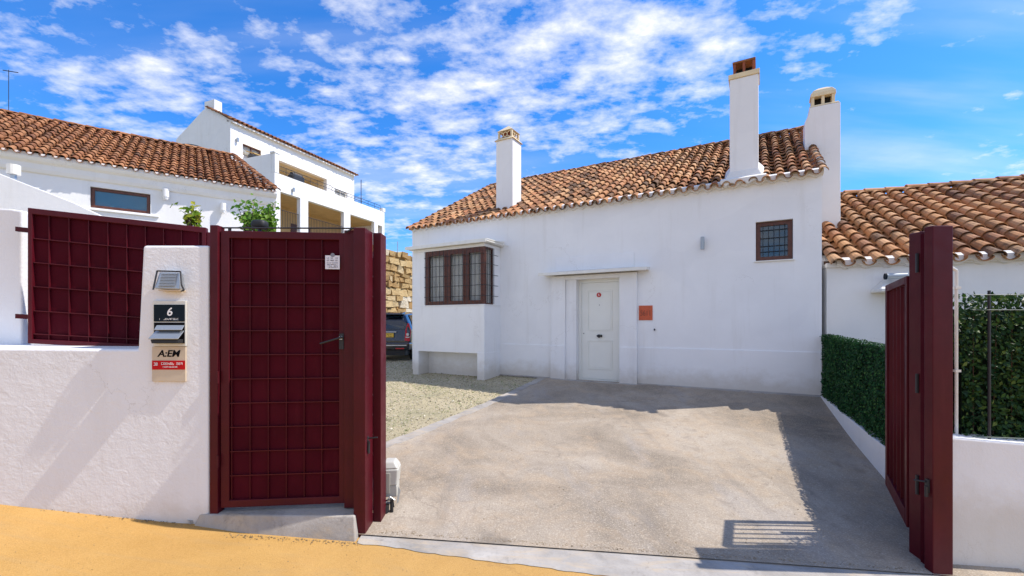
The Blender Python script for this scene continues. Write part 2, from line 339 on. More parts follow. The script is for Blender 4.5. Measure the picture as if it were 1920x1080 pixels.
class PW:
    """street wall plane turned a few degrees to the sun: x and z given as seen on the plane y = 3.29"""
    def __init__(s, ang=R(10), x0=-2.268, y0=3.29):
        s.o = (x0, y0); s.c = math.cos(ang); s.s = math.sin(ang)
    def __call__(s, X, Y, z):
        r = X/3.29; a = (r*s.o[1]-s.o[0])/(s.c-r*s.s); bx_ = s.o[0]+a*s.c; by_ = s.o[1]+a*s.s; k = by_/3.29; d = Y-3.29
        return (bx_-s.s*d, by_+s.c*d, z*k+ZC)
BW = PW()
class MB:
    def __init__(s): s.v = []; s.f = []
    def add(s, vs, fs):
        k = len(s.v); s.v += [tuple(v) for v in vs]; s.f += [tuple(i+k for i in f) for f in fs]; return s
    def box(s, F, a0, a1, b0, b1, z0, z1):
        vs = [F(a, b, z) for z in (z0, z1) for (a, b) in ((a0, b0), (a1, b0), (a1, b1), (a0, b1))]
        return s.add(vs, [(0, 3, 2, 1), (4, 5, 6, 7), (0, 1, 5, 4), (1, 2, 6, 5), (2, 3, 7, 6), (3, 0, 4, 7)])
    def hexa(s, pts):
        return s.add(pts, [(0, 3, 2, 1), (4, 5, 6, 7), (0, 1, 5, 4), (1, 2, 6, 5), (2, 3, 7, 6), (3, 0, 4, 7)])
    def prism_az(s, F, poly, b0, b1):
        n = len(poly); vs = [F(a, b0, z) for a, z in poly]+[F(a, b1, z) for a, z in poly]
        return s.add(vs, [tuple(range(n)), tuple(range(2*n-1, n-1, -1))]+[(i, (i+1) % n, (i+1) % n+n, i+n) for i in range(n)])
    def prism_bz(s, F, poly, a0, a1):
        n = len(poly); vs = [F(a0, b, z) for b, z in poly]+[F(a1, b, z) for b, z in poly]
        return s.add(vs, [tuple(range(n)), tuple(range(2*n-1, n-1, -1))]+[(i, (i+1) % n, (i+1) % n+n, i+n) for i in range(n)])
    def tube(s, p0, p1, r, n=8, r1=None):
        p0 = Vector(p0); p1 = Vector(p1); d = (p1-p0).normalized(); r1 = r if r1 is None else r1
        x = d.orthogonal().normalized(); y = d.cross(x)
        vs = []
        for p, q in ((p0, r), (p1, r1)):
            for i in range(n):
                w = 2*math.pi*i/n; vs.append(p+x*math.cos(w)*q+y*math.sin(w)*q)
        return s.add(vs, [tuple(range(n-1, -1, -1)), tuple(range(n, 2*n))]+[(i, (i+1) % n, (i+1) % n+n, i+n) for i in range(n)])
    def path(s, pts, r, n=8):
        for i in range(len(pts)-1): s.tube(pts[i], pts[i+1], r, n)
        return s
    def wall(s, F, A, Z, b0, b1, holes):
        """slab a in A, z in Z with rectangular holes (a0,a1,z0,z1), faces only where needed"""
        xs = sorted(set([A[0], A[1]]+[h[0] for h in holes]+[h[1] for h in holes]))
        zs = sorted(set([Z[0], Z[1]]+[h[2] for h in holes]+[h[3] for h in holes]))
        def solid(i, j):
            if i < 0 or j < 0 or i >= len(xs)-1 or j >= len(zs)-1: return False
            x = (xs[i]+xs[i+1])/2; z = (zs[j]+zs[j+1])/2
            return not any(h[0] < x < h[1] and h[2] < z < h[3] for h in holes)
        for i in range(len(xs)-1):
            for j in range(len(zs)-1):
                if not solid(i, j): continue
                x0, x1, z0, z1 = xs[i], xs[i+1], zs[j], zs[j+1]
                c = [F(x0, b0, z0), F(x1, b0, z0), F(x1, b0, z1), F(x0, b0, z1), F(x0, b1, z0), F(x1, b1, z0), F(x1, b1, z1), F(x0, b1, z1)]
                fs = [(0, 1, 2, 3), (7, 6, 5, 4)]
                if not solid(i-1, j): fs.append((0, 3, 7, 4))
                if not solid(i+1, j): fs.append((1, 5, 6, 2))
                if not solid(i, j-1): fs.append((0, 4, 5, 1))
                if not solid(i, j+1): fs.append((3, 2, 6, 7))
                s.add(c, fs)
        return s
def obj(name, mb, mat, parent=None, bevel=0, smooth=False, weld=False, recalc=True, seg=2):
    me = bpy.data.meshes.new(name)
    L = Vector(parent['_loc']) if parent is not None and '_loc' in parent else Vector((0, 0, 0))
    vs = [(v[0]-L.x, v[1]-L.y, v[2]-L.z) for v in mb.v]
    me.from_pydata(vs, [], mb.f); me.update()
    if recalc or weld:
        bm = bmesh.new(); bm.from_mesh(me)
        if weld: bmesh.ops.remove_doubles(bm, verts=bm.verts, dist=.0005)
        bmesh.ops.recalc_face_normals(bm, faces=bm.faces); bm.to_mesh(me); bm.free()
    me.materials.append(mat)
    if smooth:
        for p in me.polygons: p.use_smooth = True
    o = bpy.data.objects.new(name, me); COL.objects.link(o)
    if parent is not None: o.parent = parent
    o['_loc'] = tuple(L)
    if bevel:
        m = o.modifiers.new('bevel', 'BEVEL'); m.width = bevel; m.segments = seg; m.limit_method = 'ANGLE'; m.angle_limit = R(35)
    return o
def osplit(name, mb, mat, parent=None, **k):
    """one object per separate solid"""
    par = list(range(len(mb.v)))
    def find(i):
        while par[i] != i: par[i] = par[par[i]]; i = par[i]
        return i
    for f in mb.f:
        for q in f[1:]: par[find(q)] = find(f[0])
    groups = {}
    for f in mb.f: groups.setdefault(find(f[0]), []).append(f)
    out = []
    for fs in groups.values():
        ids = sorted(set(q for f in fs for q in f)); mp = {q: i for i, q in enumerate(ids)}
        m2 = MB(); m2.v = [mb.v[q] for q in ids]; m2.f = [tuple(mp[q] for q in f) for f in fs]
        out.append(obj(name, m2, mat, parent, **k))
    return out
def tag(o, label=None, cat=None, group=None, kind=None):
    if label: o['label'] = label
    if cat: o['category'] = cat
    if group: o['group'] = group
    if kind: o['kind'] = kind
    return o
def thing(name, label, cat, loc, group=None):
    o = bpy.data.objects.new(name, None); COL.objects.link(o); o.empty_display_size = .2
    o.location = loc; o['_loc'] = tuple(loc)
    return tag(o, label, cat, group)
def text(name, s, F, ac, zc, b, size, mat, parent, right=1, thick=.001, sx=1.0, shear=0., bold=0.):
    cu = bpy.data.curves.new('txt', 'FONT'); cu.body = s; cu.size = size; cu.align_x = 'CENTER'; cu.align_y = 'CENTER'; cu.extrude = thick; cu.shear = shear; cu.offset = bold
    to = bpy.data.objects.new('txt', cu); COL.objects.link(to)
    dg = bpy.context.evaluated_depsgraph_get(); me = bpy.data.meshes.new_from_object(to.evaluated_get(dg))
    mb = MB(); mb.add([F(ac+right*v.co.x*sx, b-v.co.z, zc+v.co.y) for v in me.vertices], [tuple(p.vertices) for p in me.polygons])
    bpy.data.objects.remove(to); bpy.data.curves.remove(cu); bpy.data.meshes.remove(me)
    return obj(name, mb, mat, parent)
def squiggle(mb, F, a0, a1, z0, z1, b, n, right=1, seed=1):
    """a line of tiny illegible letter-like strokes"""
    r = random.Random(seed); w = (a1-a0)/n; h = z1-z0; k = h*.14
    for i in range(n):
        x = a0+i*w
        if r.random() < .12: continue
        x1 = x+w*.78
        if r.random() < .8: mb.box(F, x, x+k, b-.001, b, z0, z1)
        if r.random() < .6: mb.box(F, x, x1, b-.001, b, z1-k, z1)
        if r.random() < .6: mb.box(F, x, x1, b-.0013, b, z0+h*.42, z0+h*.42+k)
        if r.random() < .6: mb.box(F, x, x1, b-.0016, b, z0, z0+k)
        if r.random() < .5: mb.box(F, x1-k, x1, b-.0019, b, z0+h*.0, z0+h*(.5 if r.random() < .5 else 1))
    return mb

# ------------------------------------------------------------------ ground
def clamp(x, a, b): return max(a, min(b, x))
def front(X): return -1.593-.07*(clamp(X, -9, 7)+1.07)+.125*max(0, -2.25-clamp(X, -6, 7))**1.08
HB = -1.222
def Yh(X): return 9.19-(X-1.84)*.5655
def G(X, Y):
    w = clamp((Y-3.29)/max(1.5, Yh(clamp(X, -6, 5.2))-3.29), 0, 1)
    return front(X)+(HB-front(X))*w
def smooth(x): x = clamp(x, 0, 1); return x*x*(3-2*x)
def terr(X, Y):
    z = G(X, Y)-.05
    z += 4.5*smooth((Y-20)/14)*smooth((-X-9)/8)
    z += 2.0*smooth((Y-60)/100)
    return z
def sheet(name, xs, ys, zf, mat, kind='structure', sm=True):
    mb = MB(); n = len(ys)
    mb.v = [(x, y, zf(x, y)+ZC) for x in xs for y in ys]
    mb.f = [(i*n+j, (i+1)*n+j, (i+1)*n+j+1, i*n+j+1) for i in range(len(xs)-1) for j in range(n-1)]
    o = obj(name, mb, mat, smooth=sm, recalc=False); return tag(o, kind=kind)
def lin(a, b, n): return [a+(b-a)*i/(n-1) for i in range(n)]
def cc(*parts):
    out = []
    for p in parts: out += [x for x in p if not out or x > out[-1]+1e-6]
    return out
xs = cc([-600, -300, -150, -80, -50, -35], lin(-28, 14, 43), [18, 25, 40, 80, 150, 300, 600])
ys = cc([-600, -200, -80, -30, -12, -6], lin(0, 60, 61), [80, 110, 160, 250, 400, 700])
sheet('terrain', xs, ys, terr, M['earth'])
sheet('road', lin(-14, 12, 53), cc([-14, -8, -4, -2], lin(0, 3.3, 12)), lambda x, y: front(x)-.012, M['road'])
# threshold strip of grey concrete in the gateway, with an uneven outer edge
def wob(x, s=0): return .006*math.sin(x*5.1+s)+.006*math.sin(x*12.7+s*2)+.005*math.sin(x*31+s)+.003*math.sin(x*77)
mb = MB(); X = lin(-1.125, 4.6, 120); K = 6
for x in X:
    y0 = 3.185-.115*(x+1.07)*(1 if x < 2 else 1)+wob(x); y0 = max(y0, 2.7)
    for k in range(K): mb.v.append((x, y0+(3.30+wob(x, 2)*.4-y0)*k/(K-1), front(x)+.004+ZC-(.012 if k == 0 else 0)))
mb.f = [(i*K+j, (i+1)*K+j, (i+1)*K+j+1, i*K+j+1) for i in range(len(X)-1) for j in range(K-1)]
tag(obj('threshold_slab', mb, M['slab'], smooth=True, recalc=False), kind='structure')
# driveway
NL, NF = (-2.45, 3.28), (.72, 9.83); RL, RF = (3.9, 3.28), (5.2, 7.32)
mb = MB(); NS, NTt = 60, 60
for i in range(NS):
    for j in range(NTt):
        s = i/(NS-1); q = j/(NTt-1)
        x = (NL[0]+(NF[0]-NL[0])*q)*(1-s)+(RL[0]+(RF[0]-RL[0])*q)*s
        y = (NL[1]+(NF[1]-NL[1])*q)*(1-s)+(RL[1]+(RF[1]-RL[1])*q)*s
        mb.v.append((x, y, G(x, y)+.014+.006*math.sin(x*2.1+y)*math.sin(y*1.7)*min(1, j/5)+ZC))
mb.f = [(i*NTt+j, (i+1)*NTt+j, (i+1)*NTt+j+1, i*NTt+j+1) for i in range(NS-1) for j in range(NTt-1)]
tag(obj('driveway', mb, M['drive'], smooth=True, recalc=False), kind='structure')
sheet('gravel_yard', lin(-9, 6.5, 63), lin(3.30, 24, 84), lambda x, y: G(x, y)-.006, M['gravel'])
# border strip between drive and gravel
mb = MB(); d = Vector((NF[0]-NL[0], NF[1]-NL[1])).normalized(); nrm = Vector((-d.y, d.x)); N = 90
for i in range(N):
    q = i/(N-1); c = Vector((NL[0]+(NF[0]-NL[0])*q, NL[1]+(NF[1]-NL[1])*q))
    for k, (off, h) in enumerate(((.10+wob(q*9)*1.0, .0), (.09+wob(q*9)*1.0, .024), (-.07+wob(q*7, 3)*1.5, .022), (-.075+wob(q*7, 3)*1.5, .0))):
        p = c+nrm*off; mb.v.append((p.x, p.y, G(p.x, p.y)+h+ZC))
mb.f = [(i*4+j, (i+1)*4+j, (i+1)*4+j+1, i*4+j+1) for i in range(N-1) for j in range(3)]
tag(obj('driveway_border', mb, M['slab'], recalc=False), kind='structure')
# loose stones on the gravel
def stones():
    base = np.array([(1, 0, 0), (-1, 0, 0), (0, 1, 0), (0, -1, 0), (0, 0, 1), (0, 0, -1)], float)
    fb = np.array([(0, 2, 4), (2, 1, 4), (1, 3, 4), (3, 0, 4), (2, 0, 5), (1, 2, 5), (3, 1, 5), (0, 3, 5)])
    V = []; Fs = []; k = 0
    while k < 15000:
        y = 3.6+11.5*random.random()**1.1; x = -4.2+5.2*random.random()
        q = (y-NL[1])/(NF[1]-NL[1]); xl = NL[0]+(NF[0]-NL[0])*q
        if x > xl-.10+random.gauss(0, .03) or y > Yh(x)+3.2: continue
        if x > -2.8 and y > Yh(x)-.02 and x < 5 : 
            if x > -2.62: continue
        s = random.uniform(.003, .0095)*(1+.08*y) if random.random() < .93 else random.uniform(.014, .026)
        a = random.random()*6.28; ca, sa = math.cos(a), math.sin(a)
        P = base*np.array([s*random.uniform(.8, 1.5), s*random.uniform(.7, 1.1), s*random.uniform(.4, .8)])+rng.normal(0, s*.12, (6, 3))
        Q = P.copy(); Q[:, 0] = P[:, 0]*ca-P[:, 1]*sa; Q[:, 1] = P[:, 0]*sa+P[:, 1]*ca
        Q += np.array([x, y, G(x, y)+ZC-.003+s*.2]); V.append(Q); Fs.append(fb+6*k); k += 1
    mb = MB(); mb.v = [tuple(r) for r in np.concatenate(V)]; mb.f = [tuple(int(z) for z in r) for r in np.concatenate(Fs)]
    tag(obj('gravel_stones', mb, M['stones'], recalc=False), 'loose pale gravel lying beside the concrete drive', 'gravel', kind='stuff')
stones()
def grit():
    base = [(1, 0, 0), (-1, 0, 0), (0, 1, 0), (0, -1, 0), (0, 0, 1), (0, 0, -1)]
    fb = [(0, 2, 4), (2, 1, 4), (1, 3, 4), (3, 0, 4), (2, 0, 5), (1, 2, 5), (3, 1, 5), (0, 3, 5)]
    mb = MB()
    def put(x, y, z, s):
        q = [random.uniform(.6, 1.4) for _ in range(3)]
        mb.add([(x+v[0]*s*q[0], y+v[1]*s*q[1], z+ZC+v[2]*s*.5*q[2]) for v in base], fb)
    for _ in range(420):        # foot of the street wall and the step
        u = random.random()**.7; X = -4.0+2.9*u; wy = 3.28-.13*(-2.27-X) if X < -2.27 else 3.20
        put(X, wy-abs(random.gauss(0, .025)), front(X)-.008, random.uniform(.002, .007))
    for _ in range(500):        # inner edge of the threshold
        X = random.uniform(-1.0, 3.1); put(X, 3.31+abs(random.gauss(0, .03)), G(X, 3.33)+.016, random.uniform(.002, .006))
    for _ in range(420):        # strays on the drive and pavement
        X = random.uniform(-.9, 3.0); Y = random.uniform(3.4, 7.0); put(X, Y, G(X, Y)+.016, random.uniform(.002, .007))
    for _ in range(300):
        X = random.uniform(-3, 1); Y = random.uniform(2.2, 3.1); put(X, Y, front(X)-.009, random.uniform(.0015, .004))
    for _ in range(900):        # base of the house wall and of the kerb
        a = random.uniform(0, 6.2); b = -.02-abs(random.gauss(0, .03)); p = H(a, b, 0); put(p[0], p[1], G(p[0], p[1])+.012, random.uniform(.004, .012))
    tag(obj('grit', mb, simple('brown_grit', (.22, .16, .09), .95, nscale=30, namt=.5), recalc=False), 'scattered grit and small stones on the drive and along the wall feet', 'grit', kind='stuff')
grit()
def ground_cover():
    mb = MB()
    for k in range(2600):
        y = 4.3+5.0*random.random(); x = -3.2+3.4*random.random()
        q = (y-NL[1])/(NF[1]-NL[1]); xl = NL[0]+(NF[0]-NL[0])*q
        c = math.sin(x*3.1+1)*math.sin(y*2.3)+.5*math.sin(x*7+y*5)
        if x > xl-.12 or c < .25+random.random()*.4 or y > Yh(x)-.9: continue
        z = G(x, y)+ZC
        for j in range(3):
            a = random.random()*6.28; L = random.uniform(.01, .028); w = .0025
            dx, dy = math.cos(a), math.sin(a)
            mb.add([(x-dy*w, y+dx*w, z), (x+dy*w, y-dx*w, z), (x+dx*L*.7, y+dy*L*.7, z+L)], [(0, 1, 2)])
    tag(obj('weeds', mb, M['leaf_bright'], recalc=False), 'sparse short green weeds growing through the gravel', 'weeds', kind='stuff')
ground_cover()

# ------------------------------------------------------------------ barrel-tile roofs
def roof_tiles(F, a0, a1, zb, slope, blen, sp, expo, b0=-.12, bmax=None, jit=1.0, mb=None, top=1):
    mb = mb or MB(); sl = math.sqrt(1+slope*slope); cosr, sinr = 1/sl, slope/sl
    n = max(1, round((a1-a0)/sp)); sp = (a1-a0)/n; L = expo*1.22
    def P(a, s, h):      # s along the slope from the eave, h normal to it
        return F(a, b0+s*cosr-h*sinr, zb+b0*slope+s*sinr+h*cosr)
    SEG = 7
    def tile(ac, s0, w0, w1, hgt, h0, h1, up, ln, sk):
        th = .013; vs = []
        for (s, w, hb, sgn) in ((s0, w0, h0, 0), (s0+ln, w1, h1, 0), (s0, w0, h0, 1)):
            for i in range(SEG+1):
                an = math.pi*i/SEG; rr = w/2-(th if sgn else 0); hh = (hgt-(th if sgn else 0))*w/w0
                vs.append(P(ac-rr*math.cos(an)+sk*(s-s0), s, hb+up*hh*math.sin(an)))
        k = SEG+1; fs = []
        for i in range(SEG):
            fs.append((i, i+1, k+i+1, k+i)); fs.append((i, 2*k+i, 2*k+i+1, i+1))
        mb.add(vs, fs)
    for i in range(n+1):
        a = a0+i*sp
        for kind in (1, -1):
            if kind == -1:
                if i == n: continue
                ac = a+sp/2
            else: ac = a
            bm = blen if bmax is None else min(blen, bmax(ac))
            if bm < .25: continue
            slen = (bm-b0)*sl; rows = max(1, int(math.ceil((slen-.02)/expo)))
            drift = random.gauss(0, .004)
            for r in range(rows):
                s0 = r*expo+random.gauss(0, .012)*jit; ln = min(L, slen-s0+.02)
                if ln < .08: continue
                dx = random.gauss(0, .006)*jit+drift*r*.4; dz = random.gauss(0, .004)*jit; sk = random.gauss(0, .012)*jit
                if kind == 1: tile(ac+dx, s0, sp*.70, sp*.54, sp*.36, .035+dz, .012+dz, 1, ln, sk)
                else: tile(ac+dx, s0-.02, sp*.62, sp*.78, sp*.26, .055+dz, .035+dz, -1, ln, sk)
    return mb
def ridge_tiles(mb, p0, p1, w=.2, expo=.33, n=None):
    p0 = Vector(p0); p1 = Vector(p1); d = (p1-p0); L = d.length; d.normalize(); side = d.cross(Vector((0, 0, 1))).normalized(); up = side.cross(d)
    k = int(L/expo); e = L/k; SEG = 7; th = .014
    for i in range(k):
        s = p0+d*(e*i)+up*random.gauss(0, .004)+side*random.gauss(0, .006); vs = []
        for (o, ww, hh) in ((0, w, .012), (e*1.15, w*.82, 0), (0, w-2*th, .0)):
            for j in range(SEG+1):
                an = math.pi*j/SEG; vs.append(s+d*o-side*(ww/2)*math.cos(an)+up*(ww*.42*math.sin(an)+hh))
        q = SEG+1; fs = []
        for j in range(SEG): fs += [(j, j+1, q+j+1, q+j), (j, 2*q+j, 2*q+j+1, j+1)]
        mb.add(vs, fs)
    return mb
def scallop(F, a0, a1, zb, sp, b, slope, depth=.04):
    """white mortar bedding under the eave tiles: follows the pans"""
    n = max(1, round((a1-a0)/sp)); sp = (a1-a0)/n; mb = MB(); N = n*10+1; k = 5
    for i in range(N):
        a = a0+(a1-a0)*i/(N-1); ph = (a-a0)/sp*2*math.pi
        zl = zb+b*slope+.020-(.5-.5*math.cos(ph))*sp*.24-.008
        zt = zb+b*slope+.075
        mb.v += [F(a, b, zl), F(a, b, zt), F(a, b+.10, zt+.05), F(a, b+.14, zl-.02), F(a, b+.02, zl-.012)]
    mb.f = [(i*k+j, (i+1)*k+j, (i+1)*k+(j+1) % k, i*k+(j+1) % k) for i in range(N-1) for j in range(k)]
    return mb

def bx(F, *a): return MB().box(F, *a)
def window(F, a0, a1, z0, z1, b, parent, fw=.05, mull=(), trans=(), name='window', glassm='glass_dark', frame='wood', depth=.06, curtain=False):
    f = MB(); f.wall(F, (a0, a1), (z0, z1), b, b+depth, [(x, y, z0+fw, z1-fw) for x, y in zip([a0+fw]+[m+fw*.5 for m in mull], [m-fw*.5 for m in mull]+[a1-fw])])
    fo = obj(name, f, M[frame], parent, bevel=.004)
    obj('pane', bx(F, a0+fw*.6, a1-fw*.6, b+depth*.45, b+depth*.45+.006, z0+fw*.6, z1-fw*.6), M[glassm], fo)
    if curtain:
        c = MB(); N = 60
        for i in range(N):
            a = a0+(a1-a0)*i/(N-1); bb = b+depth+.03+.015*math.sin(i*1.3)+.006*math.sin(i*3.1)
            c.v += [F(a, bb, z0), F(a, bb, z1)]
        c.f = [(2*i, 2*i+2, 2*i+3, 2*i+1) for i in range(N-1)]
        obj('curtain', c, M['curtain'], fo, smooth=True, recalc=False)
    return fo
def grille(F, a0, a1, z0, z1, b, parent, av, zv, r=.006):
    g = MB()
    for a in av: g.tube(F(a, b, z0), F(a, b, z1), r, 6)
    for z in zv: g.tube(F(a0, b+.008, z), F(a1, b+.008, z), r, 6)
    return obj('grille', g, M['iron'], parent)

# ------------------------------------------------------------------ main house
house = thing('white_house', 'white house with clay tile roof, cream front door and bay window', 'house', H(4.5, 0, HB))
ZE = 2.50
DO = (3.38, 4.32, -1.30, .95)
WI = (.404, .962, 1.10, 1.79)
mb = MB().wall(H, (0, 8.986), (-1.6, ZE-.005), 0, .28, [DO, WI])
obj('wall', mb, M['wall'], house, weld=False)
mb = MB().prism_bz(H, [(.30, -1.6), (8.1, -1.6), (8.1, ZE+.02), (4.2, ZE+2.28), (.30, ZE+.12)], .0, .25)
mb.prism_bz(H, [(.30, -1.6), (8.1, -1.6), (8.1, ZE+.02), (4.2, ZE+2.28), (.30, ZE+.12)], 8.73, 8.986)
mb.box(H, .252, 8.728, 7.8, 8.1, -1.6, ZE)
osplit('side_and_rear_wall', mb, M['wall_plain'], house)
obj('roof_underlay', MB().prism_bz(H, [(.04, ZE-.04), (4.2, ZE+2.24), (8.2, ZE-.06), (8.2, ZE-.10), (4.2, ZE+2.18), (.04, ZE-.10)], .02, 8.96), M['underlay'], house)
rf = roof_tiles(H, -.02, 9.02, ZE+.02, .55, 4.2, .205, .30)
rfo = obj('roof', rf, M['tile'], house, recalc=False, smooth=False)
Hb = Fr(*H(9.0, 8.4, 0)[:2], R(-29.5), -1)
rb = roof_tiles(Hb, 0, 9.0, ZE+.02, .55, 4.2, .205, .40)
obj('rear_roof_slope', rb, M['tile'], house, recalc=False)
obj('ridge', ridge_tiles(MB(), H(-.05, 4.2, ZE+2.33), H(9.05, 4.2, ZE+2.33), .2), M['tile'], rfo, recalc=False)
obj('mortar_bedding', scallop(H, -.02, 9.02, ZE+.02, .205, -.075, .55), M['mortar'], house, recalc=False)
# plinth
mb = MB().box(H, .0, 3.03, -.018, .0, -1.5, -.482).box(H, 4.89, 6.24, -.018, 0, -1.5, -.482)
osplit('plinth', mb, M['wall'], house, bevel=.006)
# door surround
pf = -.09
mb = MB()
mb.box(H, 3.03, 3.38, pf, -.0, -1.5, 1.02).box(H, 4.56, 4.89, pf, 0, -1.5, 1.02).box(H, 4.32, 4.56, -.045, 0, -1.5, 1.02)
mb.box(H, 3.38, 4.56, pf+.003, 0, .93, 1.02)
sur = obj('door_surround', mb, M['wall'], house, bevel=.008)
osplit('plinth_block', MB().box(H, 3.02, 3.375, pf-.016, pf-.001, -1.5, -.482).box(H, 4.565, 4.90, pf-.016, pf-.001, -1.5, -.482), M['wall'], sur, bevel=.005)
mb = MB()
mb.prism_bz(H, [(-.34, 1.035), (0, 1.045), (0, 1.12), (-.34, 1.072)], 2.80, 5.06)
mb.box(H, 2.78, 5.08, -.352, -.335, 1.02, 1.085)
obj('door_canopy', mb, M['white_metal'], house, bevel=.004)
obj('plaster_panel', bx(H, 3.1, 4.82, -.02, 0, 1.13, 1.42), M['wall'], house, bevel=.005)
mb = MB(); N = 120
for i in range(N):
    a = 6.22*i/(N-1); e = wob(a*2.3)*.8
    for b, h in ((-.02, .028), (-.055+e, .024), (-.085+e, .010)):
        if 2.98 < a < 4.93: b -= .085
        p = H(a, b, 0); mb.v.append((p[0], p[1], G(p[0], p[1])+h+ZC))
mb.f = [(i*3+j, (i+1)*3+j, (i+1)*3+j+1, i*3+j+1) for i in range(N-1) for j in range(2)]
tag(obj('path_edge', mb, M['slab'], recalc=False), kind='structure')
# door with frame, panels, handle
dr = thing_part = None
fb = .10
mb = MB().wall(H, (3.38, 4.32), (-1.24, .95), fb, fb+.07, [(3.445, 4.255, -1.19, .865)])
obj('door_frame', mb, M['doorpaint'], house, bevel=.004)
mb = MB().box(H, 3.446, 4.254, fb+.02, fb+.06, -1.185, .863)
door = obj('door', mb, M['doorpaint'], house, bevel=.003)
def molding(F, a0, a1, z0, z1, b):
    m = MB(); m.wall(F, (a0, a1), (z0, z1), b-.012, b, [(a0+.022, a1-.022, z0+.022, z1-.022)])
    m.wall(F, (a0+.035, a1-.035), (z0+.035, z1-.035), b-.006, b, []); return m
mb = molding(H, 3.58, 4.12, -.16, .70, fb+.02); m2 = molding(H, 3.58, 4.12, -.98, -.36, fb+.02); mb.add(m2.v, m2.f)
obj('door_panel', mb, M['doorpaint'], door, bevel=.003)
mb = MB(); mb.tube(H(3.85, fb+.02, -.27), H(3.85, fb-.035, -.27), .012, 10); mb.tube(H(3.85, fb-.03, -.27), H(3.85, fb-.06, -.27), .036, 14); mb.tube(H(3.85, fb-.06, -.27), H(3.85, fb-.072, -.27), .026, 14)
mb.tube(H(3.90, fb+.018, -.27), H(3.90, fb+.0, -.27), .02, 10); mb.box(H, 3.80, 3.90, fb+.008, fb+.02, -.295, -.245)
obj('door_knob', mb, M['iron'], door, smooth=False)
obj('peephole', MB().tube(H(3.86, fb+.02, .385), H(3.86, fb+.012, .385), .008, 10), M['iron'], door)
obj('keyhole', MB().tube(H(4.21, fb+.02, -.22), H(4.21, fb+.012, -.22), .010, 10), M['iron'], door)
nf = thing_n = obj('number_plate', MB().tube(H(3.87, fb+.008, .60), H(3.87, fb+.001, .60), .048, 20), M['red_sign'], door)
text('number', '6', H, 3.87, .60, fb-.0005, .085, M['white_ink'], nf, right=-1)
obj('door_step', bx(H, 3.38, 4.32, -.05, fb+.1, -1.34, -1.235), M['slab'], house, bevel=.006)
# small window
w = window(H, WI[0]+.004, WI[1]-.004, WI[2]+.004, WI[3]-.004, .07, house, fw=.07, mull=(), depth=.06)
grille(H, .47, .90, 1.18, 1.73, .062, w, [.52, .60, .683, .766, .85], [1.26, 1.36, 1.5, 1.64])
obj('sill', bx(H, WI[0]-.025, WI[1]+.025, -.03, .07, 1.078, 1.099), M['white_metal'], w, bevel=.003)
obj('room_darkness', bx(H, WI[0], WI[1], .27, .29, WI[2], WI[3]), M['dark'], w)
# bay window
bb = -.692
bay = obj('bay', MB().box(H, 6.243, 8.322, bb, 0, -.68, .404).box(H, 7.949, 8.322, bb+.004, 0, .404, 1.72)
          .box(H, 6.247, 8.32, -.311, -.001, .404, 1.72)
          .box(H, 6.43, 8.15, -.33, 0, -1.5, -.68), M['wall'], house, bevel=.006)
obj('bay_leg', MB().box(H, 6.236, 6.429, bb-.01, 0, -1.5, -.66), M['wall'], house, bevel=.005)
obj('bay_leg', MB().box(H, 8.151, 8.33, bb-.01, 0, -1.5, -.66), M['wall'], house, bevel=.005)
obj('bay_sill', MB().box(H, 6.228, 7.96, bb-.014, -.30, .404, .428).box(H, 6.228, 6.243, -.30, 0, .404, .42), M['wall_plain'], bay, bevel=.004)
obj('bay_lintel', MB().box(H, 6.243, 8.322, bb+.002, 0, 1.72, 1.79), M['wall_plain'], bay, bevel=.004)
fw = .055
mb = MB().wall(H, (6.245, 7.949), (.428, 1.72), bb+.02, bb+.085, [(6.33, 6.69, .50, 1.62), (6.82, 7.22, .50, 1.62), (7.36, 7.85, .50, 1.62)])
bf = obj('window_frame', mb, M['wood'], bay, bevel=.005)
mb = MB().box(H, 6.33, 6.355, bb+.012, bb+.06, .50, 1.62)
for q0, q1 in ((6.33, 6.69), (6.82, 7.22), (7.36, 7.85)):
    mb.wall(H, (q0-.03, q1+.03), (.47, 1.65), bb+.010, bb+.02, [(q0+.022, q1-.022, .52, 1.60)])
obj('sash', mb, M['wood'], bf, bevel=.003)
obj('pane', bx(H, 6.3, 7.9, bb+.045, bb+.05, .45, 1.68), M['glass'], bf)
c = MB(); N = 150
for i in range(N):
    a = 6.30+1.62*i/(N-1); q = bb+.13+.018*math.sin(i*.9)+.008*math.sin(i*2.3)
    c.v += [H(a, q, .43), H(a, q, 1.7)]
c.f = [(2*i, 2*i+2, 2*i+3, 2*i+1) for i in range(N-1)]
obj('curtain', c, M['curtain'], bf, smooth=True, recalc=False)
# side return of the bay
side = MB().box(H, 6.247, 6.30, bb+.0855, bb+.10, .43, 1.72).box(H, 6.247, 6.30, -.335, -.312, .43, 1.72).box(H, 6.247, 6.30, bb+.101, -.336, .43, .46).box(H, 6.247, 6.30, bb+.101, -.336, 1.68, 1.72)
cs = MB()
for i in range(24):
    q = bb+.12+.26*i/23; a = 6.335+.008*math.sin(i*1.4); cs.v += [H(a, q, .44), H(a, q, 1.71)]
cs.f = [(2*i, 2*i+2, 2*i+3, 2*i+1) for i in range(23)]
sf = obj('side_window_frame', side, M['wood'], bay, bevel=.004)
obj('pane', bx(H, 6.27, 6.276, bb+.1, -.35, .46, 1.68), M['glass'], sf)
obj('curtain', cs, M['curtain'], sf, smooth=True, recalc=False)
g = MB()
for a in [6.36+i*.112 for i in range(15)]: 
    if a < 7.93: g.tube(H(a, bb-.028, .44), H(a, bb-.028, 1.71), .0065, 6)
for z in (.62, .86, 1.10, 1.34, 1.56): g.tube(H(6.20, bb-.018, z), H(7.96, bb-.018, z), .006, 6)
